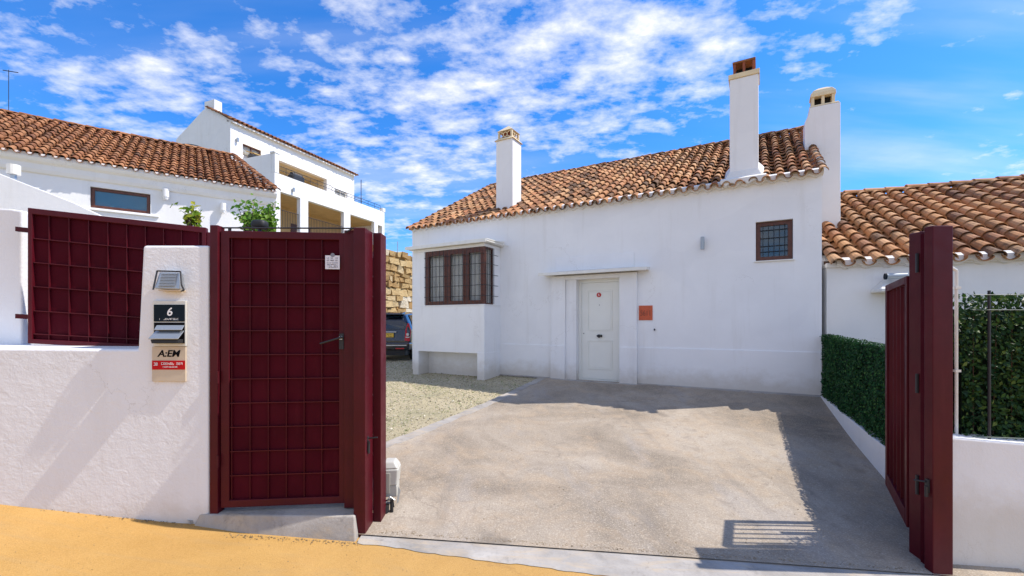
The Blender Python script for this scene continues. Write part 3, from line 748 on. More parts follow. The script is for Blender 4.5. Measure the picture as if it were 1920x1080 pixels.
for q in (-.62, -.52, -.42, -.35): g.tube(H(6.205, q, .44), H(6.205, q, 1.71), .0065, 6)
for z in (.62, .86, 1.10, 1.34, 1.56): g.tube(H(6.212, bb-.018, z), H(6.212, -.15, z), .006, 6)
obj('grille', g, M['iron'], bay)
mb = MB()
mb.hexa([H(6.14, bb-.12, 1.795), H(8.45, bb-.12, 1.795), H(8.45, 0, 1.80), H(6.14, 0, 1.80), H(6.14, bb-.12, 1.84), H(8.45, bb-.12, 1.84), H(8.45, 0, 1.92), H(6.14, 0, 1.92)])
mb.box(H, 6.12, 8.47, bb-.135, bb-.119, 1.785, 1.865)
obj('awning', mb, M['white_metal'], bay, bevel=.004)
obj('awning_bracket', MB().box(H, 6.115, 6.138, bb-.10, -.12, 1.81, 1.825).box(H, 6.115, 6.138, bb-.10, -.12, 1.86, 1.872).path([H(6.12, -.12, 1.84), H(6.02, 0, 1.80)], .008), M['white_metal'], bay)
obj('awning_bracket', MB().path([H(8.46, bb-.05, 1.82), H(8.62, -.3, 1.81)], .008), M['white_metal'], bay)

# chimneys
def chimney(F, a0, a1, b0, b1, z0, z1, cap, par=None, mat='wall_plain'):
    ch = obj('chimney', MB().box(F, a0, a1, b0, b1, z0, z1), M[mat], par or house, bevel=.012)
    e = .035
    if cap == 'lattice':
        c = obj('chimney_cap', MB().hexa([F(a0-e, b0-e, z1), F(a1+e, b0-e, z1), F(a1+e, b1+e, z1), F(a0-e, b1+e, z1), F(a0+.03, b0+.03, z1+.07), F(a1-.03, b0+.03, z1+.07), F(a1-.03, b1-.03, z1+.07), F(a0+.03, b1-.03, z1+.07)]), M['cream'], ch, bevel=.004)
        i = .035; q0, q1, r0, r1 = a0+i, a1-i, b0+i, b1-i; za, zb_ = z1+.065, z1+.24
        m = MB()
        for a in (q0, q1-.045):
            for b in (r0, r1-.045): m.box(F, a, a+.045, b, b+.045, za, zb_)
        # circle and diagonal lattice on each side
        def ring(cx, rad, face):
            N = 18
            for k in range(N):
                w0 = 2*math.pi*k/N; w1 = 2*math.pi*(k+1)/N
                pts = [(cx+rad*math.cos(w0), (za+zb_)/2+rad*math.sin(w0)), (cx+rad*math.cos(w1), (za+zb_)/2+rad*math.sin(w1))]
                if face == 'f': m.tube(F(pts[0][0], r0+.02, pts[0][1]), F(pts[1][0], r0+.02, pts[1][1]), .012, 5)
                else: m.tube(F(q0+.02, pts[0][0], pts[0][1]), F(q0+.02, pts[1][0], pts[1][1]), .012, 5)
        cm = (q0+q1)/2; cn = (r0+r1)/2; ring(cm, .055, 'f'); ring(cn, .055, 's')
        for s in (-1, 1):
            m.tube(F(cm+s*.05, r0+.02, (za+zb_)/2+.03), F(cm+s*.16, r0+.02, zb_), .011, 5); m.tube(F(cm+s*.05, r0+.02, (za+zb_)/2-.03), F(cm+s*.16, r0+.02, za), .011, 5)
            m.tube(F(q0+.02, cn+s*.05, (za+zb_)/2+.03), F(q0+.02, cn+s*.15, zb_), .011, 5); m.tube(F(q0+.02, cn+s*.05, (za+zb_)/2-.03), F(q0+.02, cn+s*.15, za), .011, 5)
        obj('chimney_lattice', m, M['cream'], ch)
        obj('flue', bx(F, q0+.08, q1-.08, r0+.08, r1-.08, za, zb_), M['terracotta_cowl'], ch)
        p = MB(); w = -.005
        p.v = [F(q0-w-.02, r0-.02, zb_), F(q1+.02, r0-.02, zb_), F(q1+.02, r1+.02, zb_), F(q0-.02, r1+.02, zb_), F(cm, cn, zb_+.19)]
        p.f = [(0, 1, 4), (1, 2, 4), (2, 3, 4), (3, 0, 4), (3, 2, 1, 0)]
        obj('chimney_roof', p, M['cream'], ch, bevel=.006)
    elif cap == 'open':
        obj('chimney_cap', MB().box(F, a0-.02, a1+.02, b0-.02, b1+.02, z1, z1+.085), M['cream'], ch, bevel=.006)
        m = MB(); q0, q1, r0, r1 = a0+.055, a1-.055, b0+.06, b1-.06; za, zt = z1+.085, z1+.30; th = .042
        for a in (q0, (q0+q1)/2-th/2, q1-th):
            for b in (r0, r1-th): m.box(F, a, a+th, b, b+th, za, zt)
        m.box(F, q0+.002, q1-.002, r0+.002, r1-.002, za, za+.02)
        obj('cowl', m, M['terracotta_cowl'], ch, bevel=.003)
        obj('cowl_lid', MB().hexa([F(q0-.01, r0-.015, zt), F(q1+.01, r0-.015, zt), F(q1+.01, r1+.015, zt), F(q0-.01, r1+.015, zt), F(q0-.01, r0-.015, zt+.035), F(q1+.01, r0-.015, zt+.035), F(q1+.01, r1+.015, zt+.035), F(q0-.01, r1+.015, zt+.035)]), M['tile_brown'], ch, bevel=.006)
        obj('flue', bx(F, q0+.05, q1-.05, r1-.09, r1-.045, za, zt), M['dark'], ch)
    else:
        m = MB(); i = .02
        q0, q1, r0, r1 = a0+.06, a1-.02, b0+.03, b1-.10; za, zt = z1+.03, z1+.21; th = .05
        obj('chimney_cap', MB().hexa([F(a0-.01, b0-.02, z1), F(a1+.02, b0-.02, z1), F(a1+.02, b1+.02, z1), F(a0-.01, b1+.02, z1), F(a0+.01, b0, z1+.035), F(a1, b0, z1+.035), F(a1, b1, z1+.035), F(a0+.01, b1, z1+.035)]), M['cream'], ch, bevel=.006)
        for a in (q0, (q0+q1)/2-th/2, q1-th):
            for b in (r0, (r0+r1)/2-th/2, r1-th): m.box(F, a, a+th, b, b+th, za, zt)
        m.box(F, q0+.002, q1-.002, r0+.002, r1-.002, za, za+.02)
        obj('cowl', m, M['cream'], ch, bevel=.004)
        d = MB(); N = 5; cm, cn = (q0+q1)/2, (r0+r1)/2; ha, hb = (q1-q0)/2+.02, (r1-r0)/2+.02
        lv = [(1, 0), (.97, .07), (.75, .14), (.35, .19), (.05, .21)]
        for s, h in lv: d.v += [F(cm-ha*s, cn-hb*s, zt+h), F(cm+ha*s, cn-hb*s, zt+h), F(cm+ha*s, cn+hb*s, zt+h), F(cm-ha*s, cn+hb*s, zt+h)]
        d.f = [(3, 2, 1, 0), tuple(range(4*N-4, 4*N))]+[(4*k+j, 4*k+(j+1) % 4, 4*k+4+(j+1) % 4, 4*k+4+j) for k in range(N-1) for j in range(4)]
        obj('chimney_roof', d, M['cream'], ch, bevel=.01)
        obj('flue', bx(F, q0+.06, q1-.06, cn, r1-.06, za, zt), M['dark'], ch)
    return ch
chimney(H, 6.148, 6.62, .42, .87, 2.45, 4.52, 'lattice')
c2 = chimney(H, .92, 1.382, .08, .53, 2.4, 4.46, 'open')
# flared mortar skirts
def skirt(F, a0, a1, b0, b1, zlo, slope, e=.09, h=.16):
    m = MB(); z = lambda b: zlo+slope*b
    m.hexa([F(a0-e, b0-e, z(b0-e)+.02), F(a1+e, b0-e, z(b0-e)+.02), F(a1+e, b1+e*.3, z(b1+e)+.02), F(a0-e, b1+e*.3, z(b1+e)+.02),
            F(a0-.004, b0-.004, z(b0)+h), F(a1+.004, b0-.004, z(b0)+h), F(a1+.004, b1+.004, z(b1)+h), F(a0-.004, b1+.004, z(b1)+h)])
    return m
obj('mortar_skirt', skirt(H, .92, 1.382, .08, .53, ZE+.05, .55, .10, .18), M['mortar'], c2, bevel=.02)
obj('mortar_drip', scallop(H, .80, 1.52, ZE+.075, .205, -.135, .55), M['mortar'], c2, recalc=False)

# chimney shared by the neighbour's side
c3 = obj('external_chimney', MB().prism_az(H, [(-.482, -1.5), (.107, -1.5), (.107, 4.08), (.03, 4.26), (.03, 4.36), (-.482, 4.36)], 1.8, 2.2), M['wall_plain'], None, bevel=.012)
tag(c3, 'tall white chimney with domed cream cowl behind the right end of the roof', 'chimney')
c3['_loc'] = (0, 0, 0)
tmp = chimney(H, -.46, .01, 1.82, 2.19, 4.355, 4.362, 'dome', par=c3)

# neighbour on the right
nb = thing('neighbour_house', 'low white house on the right with large weathered roof tiles', 'house', NB(3, 0, -1.3))
obj('wall', MB().box(NB, -.0, 8, 0, .25, -2.2, .93), M['wall_plain'], nb)
osplit('side_wall', MB().prism_bz(NB, [(.25, -2.2), (6.6, -2.2), (6.6, .95), (3.47, 2.75), (.25, 1.08)], 7.75, 8).prism_bz(NB, [(.25, -2.2), (6.6, -2.2), (6.6, .95), (3.47, 2.75), (.25, 1.08)], .0, .25), M['wall_plain'], nb)
obj('eave_band', MB().box(NB, -.02, 8.03, -.045, 0, .93, 1.005).box(NB, -.01, 8.02, .0, .25, .932, 1.0), M['mortar'], nb, bevel=.008)
r = roof_tiles(NB, .12, 8.05, 1.03, .55, 3.47, .28, .30, b0=-.14)
nr = obj('roof', r, M['tile_neigh'], nb, recalc=False)
obj('roof_underlay', MB().prism_bz(NB, [(.06, .97), (3.47, 2.83), (6.8, .94), (6.8, .90), (3.47, 2.78), (.06, .91)], .02, 7.98), M['underlay'], nb)
NBb = Fr(*NB(8.05, 6.94, 0)[:2], R(159.1), 1)
obj('rear_roof_slope', roof_tiles(NBb, 0, 8, 1.03, .55, 3.47, .28, .42), M['tile_neigh'], nb, recalc=False)
obj('ridge', ridge_tiles(MB(), NB(.1, 3.47, 2.97), NB(8.1, 3.47, 2.97), .24, .38), M['tile_neigh'], nr, recalc=False)
obj('mortar_bedding', scallop(NB, .12, 8.05, 1.02, .28, -.095, .55), M['mortar'], nb, recalc=False)
m = MB(); m.v = [NB(.60, -.42, .49), NB(1.30, -.42, .49), NB(1.30, 0, .49), NB(.60, 0, .49), NB(.60, -.42, .535), NB(1.30, -.42, .535), NB(1.30, 0, .535), NB(.60, 0, .535), NB(.78, -.02, .72), NB(1.14, -.02, .72)]
m.f = [(3, 2, 1, 0), (0, 1, 5, 4), (1, 2, 6, 5), (3, 0, 4, 7), (2, 3, 7, 6), (4, 5, 9, 8), (5, 6, 9), (7, 4, 8), (6, 7, 8, 9)]
obj('canopy', m, M['white_metal'], nb, bevel=.006)
lp = thing('wall_lamp', 'grey horizontal tube lamp on the right-hand house just above its small white canopy', 'lamp', NB(.9, -.2, .78))
obj('lamp_body', MB().tube(NB(.72, -.25, .735), NB(.98, -.25, .735), .045, 18), M['grey_plastic'], lp, smooth=False)
obj('lamp_arm', MB().tube(NB(.85, -.25, .735), NB(.85, 0.01, .735), .015, 8).tube(NB(.70, -.25, .735), NB(.722, -.25, .735), .05, 18), M['navy'], lp)

# wall lamp and plaque on the main house
lp = thing('wall_lamp', 'small grey cylinder lamp on the white wall left of the barred upper window', 'lamp', H(1.825, -.05, 1.5))
obj('lamp_body', MB().tube(H(1.825, -.075, 1.37), H(1.825, -.075, 1.60), .034, 18), M['grey_plastic'], lp)
obj('lamp_bracket', MB().box(H, 1.80, 1.85, -.05, 0, 1.46, 1.53), M['gal'], lp)
pq = obj('plaque', bx(H, 2.74, 3.005, -.014, -.001, .06, .35), M['orange_sign'], bevel=.002)
tag(pq, 'square orange red plaque with dark lettering on the wall right of the front door', 'sign')
pq['_loc'] = (0, 0, 0)
text('lettering', '5611', H, 2.872, .195, -.0155, .15, M['brown_ink'], pq, right=-1, sx=.72)
hh = obj('hose_tap', MB().tube(H(2.70, 0.0, -.12), H(2.70, -.04, -.12), .012, 8).tube(H(2.70, -.035, -.105), H(2.70, -.035, -.15), .009, 8), M['iron'])
tag(hh, 'tiny dark wall fitting below the orange red plaque', 'wall fitting')

# ------------------------------------------------------------------ house on the left
lb = thing('terraced_house', 'white house on the left with brown clay tile roof and one long narrow window', 'house', LB(0, 0, -1.2))
WL = (-1.412, -.205, 3.0, 3.545)
obj('wall', MB().wall(LB, (-9, 2.62), (-1.5, 4.0), 0, .3, [WL, (1.98, 2.2, 1.2, 3.42)]), M['wall_plain'], lb)
osplit('side_wall', MB().box(LB, 2.38, 2.62, .30, 8, -1.5, 4.0).prism_bz(LB, [(.3, -1.5), (8.0, -1.5), (8.0, 4.0), (4, 6.1), (.3, 4.1)], -9, -8.75).box(LB, -8.7, 2.37, 7.7, 8, -1.5, 4.0).box(LB, 2.63, 2.95, 1.2, 1.5, -1.5, 4.0), M['wall_plain'], lb)
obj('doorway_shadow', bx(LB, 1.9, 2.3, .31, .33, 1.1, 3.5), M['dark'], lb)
corn = MB(); prof = [(0, 3.68), (-.05, 3.70), (-.09, 3.78), (-.11, 3.9), (-.19, 3.95), (-.24, 4.02), (-.24, 4.12), (0.3, 4.12), (.3, 3.68)]
corn.prism_bz(LB, prof, -9.02, 2.86); obj('cornice', corn, M['wall_plain'], lb, bevel=.01)
bm_ = lambda a: (2.9-a)/.2225
r = roof_tiles(LB, -9.0, 2.86, 4.2, .53, 4.0, .215, .33, b0=-.27, bmax=bm_)
lr = obj('roof', r, M['tile_brown'], lb, recalc=False)
obj('roof_underlay', MB().hexa([LB(-9, -.20, 3.97), LB(2.80, -.20, 3.97), LB(1.90, 4, 6.1), LB(-9, 4, 6.1), LB(-9, -.20, 4.03), LB(2.80, -.20, 4.03), LB(1.90, 4, 6.22), LB(-9, 4, 6.22)]).hexa([LB(-9, 4.01, 6.2), LB(1.9, 4.01, 6.2), LB(2.5, 8.2, 4.0), LB(-9, 8.2, 4.0), LB(-9, 4.01, 6.31), LB(1.9, 4.01, 6.31), LB(2.5, 8.2, 4.06), LB(-9, 8.2, 4.06)]).hexa([LB(2.0, 3.9, 4.05), LB(2.8, -.2, 4.05), LB(2.6, 8.1, 4.05), LB(2.0, 4.1, 4.05), LB(1.88, 3.9, 6.2), LB(2.79, -.2, 4.09), LB(2.5, 8.1, 4.09), LB(1.88, 4.1, 6.2)]), M['underlay'], lb)
rm = ridge_tiles(MB(), LB(-9, 4, 6.33), LB(1.97, 4, 6.33), .2, .36); ridge_tiles(rm, LB(2.88, -.25, 4.14), LB(1.97, 4, 6.36), .18, .34)
obj('ridge', rm, M['tile_brown'], lr, recalc=False)
w = window(LB, WL[0]+.01, WL[1]-.01, WL[2]+.01, WL[3]-.01, .06, lb, fw=.07, depth=.07, glassm='glass_blue')
obj('sill', bx(LB, -1.60, -.02, -.045, 0, 2.93, 2.965), M['wall_plain'], w, bevel=.004)
obj('curtain', bx(LB, -1.35, -.26, .24, .25, 3.0, 3.28), M['curtain'], w)
def box_lamp(label, F, a, z, s=1.0):
    l = thing('wall_lamp', label, 'lamp', F(a, -.1, z-.12), 'white wall lamps on the left-hand house')
    obj('lamp_shade', MB().tube(F(a, -.11, z-.06*s), F(a, -.11, z+.16*s), .075*s, 14).tube(F(a, -.11, z-.13*s), F(a, -.11, z-.06*s), .05*s, 14, .068*s), M['wall_plain'], l)
    obj('lamp_bracket', MB().box(F, a-.03, a+.03, -.10, 0.0, z-.05, z+.06), M['wall_plain'], l)
box_lamp('white wall lamp just right of the long narrow window', LB, .13, 3.56)
box_lamp('white wall lamp behind the bright green shrub', LB, 1.46, 3.38)
al = thing('roof_antenna', 'thin mast antenna standing on the left-hand tiled roof at the edge of the picture', 'antenna', LB(-5.4, 4.1, 6.3))
pA = LB(-3.76, 4.05, 6.3); pB = (pA[0], pA[1], pA[2]+1.35)
obj('mast', MB().tube(pA, pB, .008, 6), M['iron'], al)
obj('crossbar', MB().tube((pB[0]-.12, pB[1]-.05, pB[2]-.04), (pB[0]+.2, pB[1]+.08, pB[2]-.04), .012, 6), M['iron'], al)
hp = MB(); pts = []
for i in range(13):
    w_ = math.pi*i/12; pts.append(LB(.75-.62*math.cos(w_), 4.6, 6.30+.34*math.sin(w_)))
hp.path(pts, .018, 6); hp.path([(p[0]+.15, p[1]+.3, p[2]-.05) for p in pts[2:]], .015, 6)
tag(obj('roof_hoop', hp, M['iron']), 'dark bent pipe hoop showing just above the left-hand roof ridge', 'pipe')

# sloping stair wall in front of the left house
sw = MB().prism_az(Fr(-8.0, 7.4, R(20)), [(-2.2, -1.6), (2.1, -1.6), (2.1, 1.20), (.9, 1.86), (.474, 2.08), (-.46, 2.46), (-2.2, 3.17)], 0, .25)
tag(obj('stair_wall', sw, M['wall_plain'], bevel=.01), 'sloping white parapet wall rising at the left edge in front of the left-hand house', 'wall')
pl = thing('wall_lamp', 'white drum lamp on top of the sloping white parapet wall at the left edge', 'lamp', (-8.0, 7.5, 4.1))
F_ = Fr(-8.0, 7.4, R(20))
obj('lamp_shade', MB().tube(F_(-.36, .12, 2.50), F_(-.36, .12, 2.66), .085, 16), M['white_metal'], pl); obj('lamp_base', MB().tube(F_(-.36, .12, 2.40), F_(-.36, .12, 2.50), .04, 10), M['gal'], pl)

# ------------------------------------------------------------------ villa on the hill
vl = thing('hillside_villa', 'tall white three storey villa on the hill with long open terraces', 'villa', FV(5, 3, 2))
vf = MB().wall(FV, (0, 9.99), (0, 11.50), 0, .3, [(.743, 1.95, 9.86, 10.52), (3.1, 7.2, 8.0, 10.38), (7.95, 9.2, 8.35, 9.95)])
obj('front_wall', vf, M['wall_plain'], vl)
mb = MB().prism_bz(FV, [(.3, 0), (4.79, 0), (4.79, 11.19), (2.3, 12.55), (1.3, 12.35), (.3, 11.72)], 0, .3)
mb.prism_bz(FV, [(.3, 0), (4.79, 0), (4.79, 11.19), (2.3, 12.55), (1.3, 12.35), (.3, 11.72)], 9.69, 9.99)
mb.box(FV, .302, 9.688, 4.49, 4.79, 0, 11.1); osplit('side_and_rear_wall', mb, M['wall_plain'], vl)
obj('gable_pier', MB().box(FV, -.004, .45, 1.34, 2.2, 11.0, 13.0), M['wall_plain'], vl, bevel=.01)
rr = roof_tiles(FV, -.05, 10.1, 11.62, .5, 2.0, .28, .4, b0=-.25); obj('roof', rr, M['tile_brown'], vl, recalc=False)
obj('roof_underlay', MB().prism_bz(FV, [(-.2, 11.5), (2.1, 12.6), (4.7, 11.3), (4.7, 11.1), (2.1, 12.45), (-.2, 11.40)], .02, 9.97), M['wall_plain'], vl)
lo = MB().box(FV, 3.1, 7.2, 1.9, 2.0, 8.0, 10.38).box(FV, 3.0, 3.1, .3, 2.0, 8.0, 10.4).box(FV, 7.2, 7.3, .3, 2.0, 8.0, 10.4).box(FV, 3.0, 7.3, .3, 2.0, 10.38, 10.45)
obj('loggia', lo, M['cream'], vl)
window(FV, .753, 1.94, 9.87, 10.51, .08, vl, fw=.06, mull=(1.35,), glassm='glass', curtain=True)
window(FV, 7.97, 9.18, 8.37, 9.93, .08, vl, fw=.07, mull=(8.57,), glassm='glass', frame='white_metal', curtain=True)
obj('window_awning', MB().hexa([FV(.9, -.7, 9.90), FV(2.0, -.7, 9.90), FV(2.0, 0, 10.12), FV(.9, 0, 10.12), FV(.9, -.7, 9.94), FV(2.0, -.7, 9.94), FV(2.0, 0, 10.16), FV(.9, 0, 10.16)]), M['canvas'], vl)
obj('planter', bx(FV, .8, 2.1, -.75, -.35, 9.5, 9.82), M['iron'], vl)
# terrace block
tr = MB().wall(FT, (0, 9.56), (1.0, 8.42), 0, .28, [(.38, 1.75, 3.0, 7.43), (2.34, 5.32, 3.0, 7.43), (5.93, 8.4, 3.0, 7.43), (8.8, 9.3, 3.0, 7.3)])
tr.box(FT, 0.0, .28, .282, 2.76, 1.0, 9.5).box(FT, 0, .27, -.02, .26, 8.425, 9.5).box(FT, -.05, .33, -.05, .32, 9.5, 9.6).box(FT, 9.3, 9.56, .282, 2.76, 1, 8.42)
tr.box(FT, 9.33, 9.62, -.03, .28, 8.425, 8.7)
te = obj('terrace', tr, M['wall_plain'], vl, bevel=.01)
obj('terrace_floor', bx(FT, .28, 9.3, .28, 2.76, 7.45, 7.6), M['ochre'], vl)
obj('lower_room_wall', MB().box(FT, .28, 9.3, 2.65, 2.76, 1.0, 7.45), M['ochre'], vl)
osplit('door_opening', MB().box(FT, .6, 1.6, 2.60, 2.645, 4.2, 6.6).box(FT, 3.4, 5.0, 2.60, 2.645, 4.2, 6.5), M['wood'], vl)
def railing(F, a0, a1, b, z0, z1, n, par, nh=2):
    g = MB()
    for i in range(nh): g.tube(F(a0, b, z1-(z1-z0)*i/nh*.9), F(a1, b, z1-(z1-z0)*i/nh*.9), .018, 5)
    for i in range(n+1):
        a = a0+(a1-a0)*i/n; g.tube(F(a, b, z0), F(a, b, z1), .012, 5)
    return obj('railing', g, M['iron'], par)
railing(FT, .3, 4.4, .15, 8.42, 8.92, 7, vl); railing(FT, 4.4, 9.3, .15, 8.42, 8.85, 7, vl)
railing(FT, .38, 1.75, .12, 5.5, 6.45, 12, vl, 1); railing(FT, 2.34, 5.3, .12, 5.5, 6.45, 24, vl, 1)
bq = obj('barbecue', MB().box(FT, 1.9, 2.7, .7, 1.2, 8.3, 9.0).tube(FT(1.95, .95, 9.0), FT(2.65, .95, 9.0), .18, 12), M['iron'], bevel=.01)
tag(bq, 'dark covered barbecue behind the railing of the upper villa terrace', 'barbecue')
an = thing('villa_antenna', 'slender antenna mast at the far right end of the hillside villa terrace', 'antenna', FT(7.9, .4, 8.4))
q = FT(7.45, .4, 8.2); obj('mast', MB().tube(q, (q[0], q[1], q[2]+2.1), .028, 6), M['iron'], an)
obj('crossbar', MB().tube((q[0]-.7, q[1], q[2]+.9), (q[0]+.0, q[1], q[2]+.7), .015, 5).tube((q[0]-.5, q[1], q[2]+.6), (q[0]+.0, q[1], q[2]+.5), .012, 5), M['iron'], an)
def villa_fitting(F, a, b, z, s, label):
    l = thing('wall_lamp', label, 'lamp', F(a, b, z-.1), 'small fittings on the hillside villa')
    obj('lamp_shade', MB().tube(F(a, b-.1, z-.1*s), F(a, b-.1, z+.12*s), .07*s, 10), M['gal'], l); obj('lamp_bracket', MB().box(F, a-.03, a+.03, b-.1, b, z-.03, z+.03), M['gal'], l)
villa_fitting(FV, .37, 0, 10.55, 1.0, 'small wall lamp left of the top window on the hillside villa')
villa_fitting(FT, 1.2, 0, 7.75, 1.0, 'small spotlight on the white band under the upper villa terrace')

# ------------------------------------------------------------------ sandstone retaining wall
ST = Fr(-5.41, 18.8, math.atan2(.929, .371))
mb = MB(); z = -1.5; row = 0
while z < 3.14:
    hgt = random.uniform(.17, .36) if z < 2.75 else 3.18-z
    hgt = min(hgt, 3.18-z)
    if hgt < .06: break
    a = -.9+random.random()*.3
    while a < 11:
        wdt = random.uniform(.22, .75); g_ = .008; zz0 = z; dzj = random.uniform(-.07, .07)
        ph = random.uniform(.0, .09); j = lambda s=.035: random.gauss(0, s)
        c = [ST(a+g_, .2, z+g_), ST(a+wdt-g_, .2, z+g_), ST(a+wdt-g_, .2, z+hgt-g_), ST(a+g_, .2, z+hgt-g_),
             ST(a+g_+.02+j(), -ph, z+g_+.02+j()), ST(a+wdt-g_-.02+j(), -ph+j(), z+g_+.02+j()), ST(a+wdt-g_-.02+j(), -ph, z+hgt-g_-.02+j()), ST(a+g_+.02+j(), -ph+j(), z+hgt-g_-.02+j())]
        mb.add(c, [(4, 5, 6, 7), (0, 1, 5, 4), (1, 2, 6, 5), (2, 3, 7, 6), (3, 0, 4, 7)])
        a += wdt
    z += hgt; row += 1
sw_ = thing('stone_wall', 'yellow sandstone retaining wall behind the parked dark blue car', 'wall', ST(1, .2, -1.3))
obj('masonry', mb, M['sandstone'], sw_, recalc=False, bevel=.015)
obj('core', bx(ST, -1.0, 11, .05, .6, -1.5, 3.12), simple('sandy_mortar', (.30, .18, .06), .95, nscale=6, namt=.2, bscale=20), sw_)
fp = obj('fence_post', MB().tube(ST(2.2, 1.0, 3.0), ST(2.2, 1.0, 3.95), .02, 6), M['gal']); tag(fp, 'thin grey pole standing behind the sandstone wall', 'pole')

# ------------------------------------------------------------------ parked car (rear faces the camera)
car = thing('parked_car', 'dark blue estate car parked beside the house, half hidden by the gate post', 'car', (-4.15, 16.2, HB+ZC))
CF = Fr(-4.15, 14.1, 0)
zg = HB
sec = [  # y, z bottom, z belt, z top, half width body, half width top
    (0.00, .38, .62, .66, .80, .76), (.04, .34, .96, 1.00, .88, .80), (.12, .32, 1.02, 1.30, .90, .70), (.30, .30, 1.04, 1.53, .91, .64), (.42, .30, 1.04, 1.57, .91, .635),
    (1.2, .28, 1.03, 1.62, .91, .64), (2.3, .28, 1.02, 1.60, .91, .64), (2.9, .28, 1.01, 1.42, .91, .64), (3.4, .28, .98, 1.06, .90, .70), (3.9, .30, .90, .96, .88, .66), (4.2, .32, .80, .84, .80, .6), (4.3, .4, .6, .64, .70, .5)]
mb = MB(); ring_n = 0
for (y, zb0, zbl, zt, wb, wt) in sec:
    half = [(wb*.80, zb0), (wb*.97, zb0+.10), (wb, (zb0+zbl)/2), (wb*.985, zbl), ((wb*.6+wt*.4), zbl+(zt-zbl)*.35), (wt*1.03, zt-.06*(1 if zt-zbl > .2 else .3)), (wt*.86, zt)]
    ring = [(x, z) for x, z in half]+[(-x, z) for x, z in reversed(half)]; ring_n = len(ring)
    mb.v += [CF(x, y, zg+z) for x, z in ring]
for i in range(len(sec)-1):
    for j in range(ring_n):
        a = i*ring_n+j; b = i*ring_n+(j+1) % ring_n; mb.f.append((a, b, b+ring_n, a+ring_n))
mb.f.append(tuple(range(ring_n))); mb.f.append(tuple(range(len(sec)*ring_n-1, (len(sec)-1)*ring_n-1, -1)))
obj('body', mb, M['car'], car, smooth=False, bevel=.02, seg=3)
def hatch(x0, x1, z0, z1, off=-.012, thick=.02):   # quad on the tailgate plane
    def yb(z):
        zz = z
        return (.04 if zz < 1.0 else .04+(zz-1.0)*.27/.30 if zz < 1.30 else .12+(zz-1.30)*.18/.23) if zz > .98 else .03
    return yb
def rear_patch(name, pts, mat, d=-.02, par=car, th=.025):
    # pts (x, y, z) outline; extruded backwards
    n = len(pts); m = MB(); m.v = [CF(x, y+d, zg+z) for x, y, z in pts]+[CF(x, y+d+th, zg+z) for x, y, z in pts]
    m.f = [tuple(range(n)), tuple(range(2*n-1, n-1, -1))]+[(i, (i+1) % n, (i+1) % n+n, i+n) for i in range(n)]
    return obj(name, m, mat, par, bevel=.006)
rear_patch('rear_window', [(-.70, .055, 1.03), (.70, .055, 1.03), (.64, .19, 1.40), (.55, .27, 1.47), (-.55, .27, 1.47), (-.64, .19, 1.40)], M['car_glass'], -.025)
rear_patch('tail_light', [(.70, .03, .66), (.86, .03, .64), (.90, .10, .95), (.82, .16, 1.22), (.77, .14, 1.22), (.72, .05, 1.0)], M['taillight'], -.03)
tl = rear_patch('tail_light', [(-.70, .03, .66), (-.86, .03, .64), (-.90, .10, .95), (-.82, .16, 1.22), (-.77, .14, 1.22), (-.72, .05, 1.0)], M['taillight'], -.03)
obj('reversing_light', MB().tube(CF(.80, .0, zg+.86), CF(.80, .02, zg+.86), .045, 12).box(CF, .74, .86, -.008, .02, zg+.755, zg+.785), M['silver'], car)
obj('spoiler', MB().hexa([CF(-.62, .10, zg+1.50), CF(.62, .10, zg+1.50), CF(.62, .5, zg+1.55), CF(-.62, .5, zg+1.55), CF(-.60, .12, zg+1.545), CF(.60, .12, zg+1.545), CF(.60, .5, zg+1.60), CF(-.60, .5, zg+1.60)]), M['car'], car, bevel=.015)
pt = obj('number_plate', bx(CF, -.36, .36, -.035, -.02, zg+.77, zg+.90), M['yellowplate'], car, bevel=.003)
obj('plate_marks', squiggle(MB(), CF, -.32, .32, zg+.795, zg+.875, -.037, 7, seed=3), M['black_ink'], pt)
obj('chrome_strip', MB().box(CF, -.45, .45, -.04, .0, zg+.925, zg+.955), M['silver'], car, bevel=.004)
obj('bumper', MB().hexa([CF(-.86, -.11, zg+.36), CF(.86, -.11, zg+.36), CF(.91, .3, zg+.36), CF(-.91, .3, zg+.36), CF(-.88, -.12, zg+.60), CF(.88, -.12, zg+.60), CF(.925, .3, zg+.60), CF(-.925, .3, zg+.60)]), M['car'], car, bevel=.04, seg=3)
obj('bumper_trim', MB().box(CF, -.80, .80, -.135, -.10, zg+.50, zg+.53), M['silver'], car, bevel=.004)
osplit('reflector', MB().box(CF, .45, .72, -.13, -.10, zg+.40, zg+.435).box(CF, -.72, -.45, -.13, -.10, zg+.40, zg+.435), M['taillight'], car, bevel=.004)
obj('underbody', MB().box(CF, -.75, .75, -.05, 4.0, zg+.2, zg+.36), M['rubber'], car)
for x in (-.80, .80):
    for y in (.85, 3.45):
        wh = obj('wheel', MB().tube(CF(x-.1, y, zg+.32), CF(x+.1, y, zg+.32), .32, 28), M['rubber'], car, bevel=.03)
        s = 1 if x > 0 else -1
        obj('rim', MB().tube(CF(x+s*.08, y, zg+.32), CF(x+s*.106, y, zg+.32), .2, 20), M['silver'], wh)
for s in (-1, 1):
    sg = MB(); yy = [(.5, 1.10), (2.75, 1.08), (2.35, 1.50), (.65, 1.50)]
    sg.v = [CF(s*(.915-(z-1.03)*.46), y, zg+z) for y, z in yy]+[CF(s*(.905-(z-1.03)*.46)-s*.03, y, zg+z) for y, z in yy]
    sg.f = [(0, 1, 2, 3), (7, 6, 5, 4)]+[(i, (i+1) % 4, (i+1) % 4+4, i+4) for i in range(4)]
    obj('side_window', sg, M['car_glass'], car)

